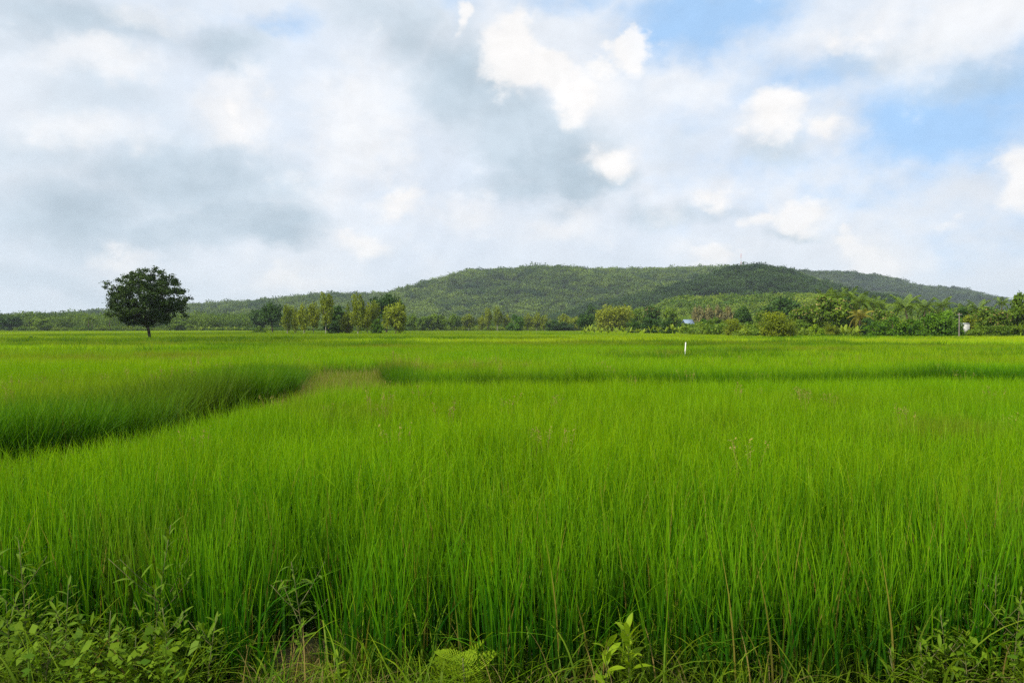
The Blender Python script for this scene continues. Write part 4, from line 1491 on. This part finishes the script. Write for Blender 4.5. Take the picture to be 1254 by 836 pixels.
def build_white_building():
    D = 131
    t = thing('building', 'white building showing through the gap beside the utility pole', 'building', (gx(1184, D), D, 0), R(-8))
    zt = gz(396.5, D)
    g = Geo()
    g.box((-1.2, 0, -.05), (.45, 1.8, zt))
    link('wall', g.mesh('wall', M['off_white']), t)
    g = Geo()
    V = [(-1.4, -.06, zt + .003), (.49, -.06, zt + .003), (.49, 1.9, zt + .10), (-1.4, 1.9, zt + .10)]
    g.add(V + [(x, y, z + .07) for x, y, z in V], [(0, 3, 2, 1), (4, 5, 6, 7), (0, 1, 5, 4), (1, 2, 6, 5), (2, 3, 7, 6), (3, 0, 4, 7)])
    link('roof', g.mesh('roof', M['roof_pale']), t)
    g = Geo()
    g.box((.15, -.04, .9), (.55, -.003, 1.7))
    link('window', g.mesh('window', M['glass_dark']), t)


def build_pole():
    D = 114
    zt = gz(383, D)
    t = thing('utility_pole', 'grey concrete utility pole in front of the trees at right', 'utility pole', (gx(1174.5, D), D, 0))
    g = Geo()
    g.tube([(0, 0, -.3), (0, 0, zt)], [.10, .07], 8)
    link('shaft', g.mesh('shaft', M['concrete'], True), t)
    g = Geo()
    g.box((-.3, -.14, zt - .30), (.3, -.088, zt - .25))
    arm = link('crossarm', g.mesh('crossarm', M['steel']), t)
    for x in (-.26, 0.0, .26):
        g = Geo()
        g.tube([(x, -.115, zt - .24), (x, -.115, zt - .16), (x, -.115, zt - .09)], [.035, .05, .025], 7)
        link('insulator', g.mesh('insulator', M['ceramic']), arm)


def build_post():
    D = 35.5
    t = thing('marker_post', 'thin white post standing out of the rice', 'post', (gx(839, D), D, 0))
    zt = gz(419, D)
    g = Geo()
    g.tube([(-.02, 0, -.2), (0, 0, zt * .6), (.03, 0, zt)], [.034, .030, .022], 8)
    link('shaft', g.mesh('shaft', M['white_paint'], True), t)


def build_mast():
    D = 850
    z0 = gz(331, D)
    zt = gz(311, D)
    t = thing('radio_mast', 'thin red and white lattice mast on the hilltop', 'mast', (gx(907, D), D, z0 - 3))
    H = zt - z0 + 3
    m_red, m_wh = M['steel_red'], M['steel']
    for s in range(5):
        g = Geo()
        a, b = H * s / 5, H * (s + 1) / 5 - .02
        for i in range(3):
            th = i * 2.094
            c, d = math.cos(th) * .45, math.sin(th) * .45
            g.tube([(c, d, a), (c, d, b)], [.07, .07], 4)
            c2, d2 = math.cos(th + 2.094) * .45, math.sin(th + 2.094) * .45
            for j in range(3):
                z1, z2 = a + (b - a) * j / 3, a + (b - a) * (j + 1) / 3
                g.tube([(c, d, z1), (c2, d2, z2)], [.035, .035], 3)
        link('mast_section', g.mesh('mast_section', m_red if s % 2 == 0 else m_wh), t)


build_house()
build_white_building()
build_pole()
build_post()
build_mast()


# ------------------------------------------------------------------ weeds on the near bank
def leaf_blade_mesh(name, mat, L, W, bend, fold=.25, n=6):
    g = Geo()
    s = np.linspace(0, 1, n)
    w = W * .5 * np.sin(np.clip(s * .96 + .03, 0, 1) * np.pi) ** .75
    x = L * s * (1 - .2 * bend * s)
    z = -bend * L * s ** 2 * .6
    V, q = [], []
    for i in range(n):
        V += [(x[i], -w[i], z[i] + fold * w[i]), (x[i], 0, z[i]), (x[i], w[i], z[i] + fold * w[i])]
    for i in range(n - 1):
        for j in (0, 1):
            q.append((i * 3 + j, i * 3 + j + 1, i * 3 + j + 4, i * 3 + j + 3))
    g.add(V, q, None, np.repeat(rng.uniform(0, 1, n) * .3 + .35, 3))
    return g.mesh(name, mat, True)


W_LEAF = [leaf_blade_mesh('leaf', M['weed'], 1, .26, b) for b in (.1, .4, .8)]
L_LEAF = [leaf_blade_mesh('leaf', M['leaf_lime'], 1, .34, b) for b in (.1, .4, .8)]
N_LEAF = [leaf_blade_mesh('leaf', M['weed'], 1, .20, b) for b in (.1, .5, .9)]


def ground_z(y):
    return float(np.interp(y, [1.2, 2.6, 4.0, 4.9, 6.0], [0.42, 0.30, 0.06, 0.03, 0.0]))


def weed(label, x, y, h, nl, leaves, L, group=None, branches=0, name='weed_plant', elev=35):
    t = thing(name, label, 'weed', (x, y, ground_z(y)), rng.uniform(0, 6.28), group)
    g = Geo()
    ln = rng.normal(0, .08 * h, 2)
    z = np.linspace(-.03, h, 6)
    f = (np.clip(z, 0, None) / h) ** 1.5
    g.tube(np.column_stack([ln[0] * f, ln[1] * f, z]), np.linspace(.004, .0018, 6), 5)
    axes = [(np.array([0, 0, 0.]), np.array([ln[0], ln[1], h]))]
    for b in range(branches):
        z0 = h * rng.uniform(.25, .7)
        th = b * 2.4
        f0 = (z0 / h) ** 1.5
        p0 = np.array([ln[0] * f0, ln[1] * f0, z0])
        p1 = p0 + np.array([math.cos(th), math.sin(th), 1.1]) * h * rng.uniform(.18, .30)
        g.tube([p0, .5 * (p0 + p1) + [0, 0, -.01], p1], [.0028, .002, .0014], 4)
        axes.append((p0, p1))
    link('stem', g.mesh('stem', M['weed_stem'], True), t)
    for i in range(nl):
        a, b = axes[0] if (branches == 0 or i < nl // 2) else axes[1 + i % branches]
        u = (i + .6) / nl if (branches == 0 or i < nl // 2) else rng.uniform(.3, 1)
        if branches and i < nl // 2:
            u = (i + .6) / (nl // 2)
        u = .18 + .82 * u
        ff = u ** 1.5 if a is axes[0][0] else u
        p = np.array([a[0] + (b[0] - a[0]) * ff, a[1] + (b[1] - a[1]) * ff, a[2] + (b[2] - a[2]) * u])
        s = .86 * L * rng.uniform(.8, 1.25) * (1.05 - .35 * u)
        link('leaf', leaves[i % 3], t, p, (rng.normal(0, .2), R(-elev - 30 * (u - .5)) + rng.normal(0, .25), i * 2.4 + rng.normal(0, .3)), (s, s, s))
    return t


def fern_weed(label, x, y, h, nf):
    """low plant of finely cut leaves: each frond is a part"""
    t = thing('feathery_weed', label, 'weed', (x, y, ground_z(y)), 0)
    g = Geo()
    g.tube([(0, 0, -.03), (.01, 0, h * .35), (0, .01, h * .75)], [.007, .005, .003], 5)
    link('stem', g.mesh('stem', M['weed_stem'], True), t)
    for v in range(1):
        g = Geo()
        L = 1.0
        for i in range(9):
            s = .15 + .85 * i / 8
            ww = .34 * math.sin(min(1, s * .85 + .12) * math.pi) ** .8 + .03
            for sg in (-1, 1):
                for j in range(4):
                    q0 = np.array([s, sg * ww * (j + .2) / 4, -.25 * s * s])
                    dx = np.array([.11, sg * .07, .012])
                    sd = np.array([-.02, sg * .035, 0])
                    g.add([q0, q0 + dx * .5 + sd * .6, q0 + dx, q0 + dx * .5 - sd * .8], [(0, 1, 2, 3)], None, rng.uniform())
        g.tube([(0, 0, 0), (.5, 0, -.06), (1, 0, -.25)], [.012, .008, .003], 4)
        me = g.mesh('frond', M['leaf_lime'])
    for i in range(nf):
        u = (i + 1) / nf
        s = h * rng.uniform(.55, .8) * (1.1 - .4 * u)
        link('frond', me, t, (0, 0, h * .72 * u), (0, R(-35) + rng.normal(0, .2), i * 2.4 + rng.normal(0, .2)), (s, s, s))
    return t


def bank_xy(px, py, z=0.05):
    D = (CAM_Z - z) * F / (py - HZ) + 0.0
    return gx(px, D), D


def build_weeds():
    # lime sapling and finely cut plant at the bottom centre
    x, y = bank_xy(772, 862)
    weed('lime green broad-leaved sapling at the bottom, right of centre', x, y, .39, 15, L_LEAF, .17, name='sapling', elev=48)
    x, y = bank_xy(742, 872)
    weed('second smaller lime sapling, left of the taller one', x, y, .30, 10, L_LEAF, .15, name='sapling', elev=40)
    x, y = bank_xy(566, 868)
    fern_weed('bright green finely cut plant at the bottom, left of centre', x, y, .30, 15)
    x, y = bank_xy(410, 862)
    weed('small lime seedling beside the bare nick in the bank', x, y, .22, 9, L_LEAF, .12, name='sapling', elev=40)
    # willow-leaved weeds on the left
    L = [(184, 812, .78, 44, N_LEAF, .12, 6, 'tallest willow-leaved weed at left, reddish stem'),
         (30, 800, .66, 40, N_LEAF, .13, 6, 'tall willow-leaved weed at the left edge'),
         (75, 822, .46, 30, N_LEAF, .12, 4, 'middling weed right of the tall one at the left edge'),
         (8, 828, .42, 28, W_LEAF, .11, 4, 'broad-leaved weed in the bottom left corner'),
         (50, 846, .30, 24, W_LEAF, .10, 3, 'low broad-leaved weed along the bottom left'),
         (128, 836, .36, 26, N_LEAF, .11, 3, 'short weed left of the tallest willow-leaved one'),
         (205, 838, .40, 30, W_LEAF, .09, 4, 'round-leaved weed right of the tallest willow-leaved one'),
         (160, 846, .26, 20, W_LEAF, .09, 3, 'small round-leaved weed at the bottom left'),
         (250, 842, .34, 24, N_LEAF, .11, 3, 'thin weed leaning at the bottom, left of the bare nick'),
         (372, 812, .58, 34, N_LEAF, .11, 5, 'upright willow-leaved weed left of the bare nick')]
    for px, py, h, nl, lv, ll, br, lab in L:
        x, y = bank_xy(px, py + 22)
        weed(lab, x, y, h + .08, int(nl * 1.3), lv, ll, 'weeds on the bank at left', br)
    Rr = [(1222, 818, .56, 40, W_LEAF, .09, 6, 'bushy olive weed at the right edge'),
          (1245, 835, .50, 36, W_LEAF, .09, 5, 'second bushy weed in the bottom right corner'),
          (1165, 838, .36, 30, W_LEAF, .10, 5, 'leafy weed left of the bushy ones at bottom right'),
          (1135, 848, .26, 24, W_LEAF, .10, 4, 'low leafy weed at the bottom, left of the others at right'),
          (1190, 850, .24, 24, W_LEAF, .09, 4, 'low leafy weed between the bushy ones at bottom right'),
          (1100, 845, .22, 16, N_LEAF, .11, 3, 'small thin weed at bottom right among bent grass'),
          (1200, 800, .62, 18, N_LEAF, .09, 4, 'thin stalky weed with bare tips behind the bushy ones')]
    for px, py, h, nl, lv, ll, br, lab in Rr:
        x, y = bank_xy(px, py + 20)
        weed(lab, x, y, h + .06, int(nl * 1.3), lv, ll, 'weeds on the bank at right', br)


def build_bank_grass():
    """bent grass, straw and small leaves on the near bank"""
    protos = [blade_mesh('bent_tuft', M['bund_grass'], 7, 0.04, 0.22, 0.52, 0.0115, 0.30, 0.9, 8, droop=.35) for _ in range(5)]
    protos += [blade_mesh('bent_tuft', M['bund_grass'], 12, 0.05, 0.12, 0.28, 0.008, 0.35, 0.7, 6, droop=.2) for _ in range(3)]
    protos += [blade_mesh('bent_tuft_dry', M['dry'], 6, 0.05, 0.15, 0.40, 0.006, 0.5, 1.0, 7, droop=.3) for _ in range(1)]
    coll = proto_collection('bent_tuft', protos)
    n = 620
    P = np.column_stack([rng.uniform(-4.6, 4.6, n), 3.75 + 0.60 * rng.beta(1.6, 1.3, n)])
    nick = ((P[:, 0] + 1.12) / 0.28) ** 2 + ((P[:, 1] - 4.35) / 0.36) ** 2 < 1
    Q = np.column_stack([rng.normal(-1.0, .16, 110), rng.normal(4.15, .16, 110)])
    P = np.vstack([P, Q])
    nick = np.r_[nick, np.ones(110, bool)]
    a, b, c, d = place(P, 9, 0.75, 1.2)
    d = np.where(nick & (d != 8), rng.choice([5, 6, 7, 8, 8, 8], len(P)), d)
    c = c * np.where(nick, .75, 1.0)[:, None]
    a[:, 2] = [ground_z(y) for y in P[:, 1]]
    scatter('bank_grass', a, b, c, d, rng.uniform(0, .35, len(P)) ** 2, coll, 'bent green and straw grass on the near bank')
    # small round leaves creeping between the weeds
    out = []
    for _ in range(4):
        g = Geo()
        for i in range(34):
            c0 = np.array([*(rng.normal(0, .07, 2)), rng.uniform(.02, .26)])
            th = rng.uniform(0, 6.28)
            d = np.array([math.cos(th), math.sin(th), rng.uniform(-.6, 1.1)])
            s = np.array([-math.sin(th), math.cos(th), rng.uniform(-.6, .6)])
            L = rng.uniform(.02, .055)
            g.add([c0, c0 + d * L * .5 + s * L * .3, c0 + d * L, c0 + d * L * .5 - s * L * .3], [(0, 1, 2, 3)], None, rng.uniform())
        out.append(g.mesh('creeping_leaf', M['weed']))
    coll = proto_collection('creeping_leaf', out)
    n = 260
    x = np.where(rng.uniform(0, 1, n) < .6, rng.uniform(-4.2, -1.6, n), rng.uniform(2.2, 4.2, n))
    P = np.column_stack([x, rng.uniform(3.8, 4.75, n)])
    a, b, c, d = place(P, 4, .8, 1.4)
    a[:, 2] = [ground_z(y) for y in P[:, 1]]
    scatter('creeping_weeds', a, b, c, d, np.zeros(n), coll, 'small-leaved creeping weeds at both bottom corners')


build_weeds()
build_bank_grass()


# ------------------------------------------------------------------ haze
def build_haze():
    g = Geo()
    g.box((-3700, -3700, -4.0), (3700, 3700, 118.0))
    m, n, out = new_mat('haze_air')
    pv = n.n('ShaderNodeVolumePrincipled')
    pv.inputs['Color'].default_value = (0.78, 0.90, 1.0, 1)
    pv.inputs['Density'].default_value = 0.00012
    pv.inputs['Anisotropy'].default_value = 0.1
    m.node_tree.links.new(pv.outputs[0], out.inputs['Volume'])
    tag(link('haze', g.mesh('haze', m)), 'thin pale haze over the plain and hills', kind='stuff')


build_haze()
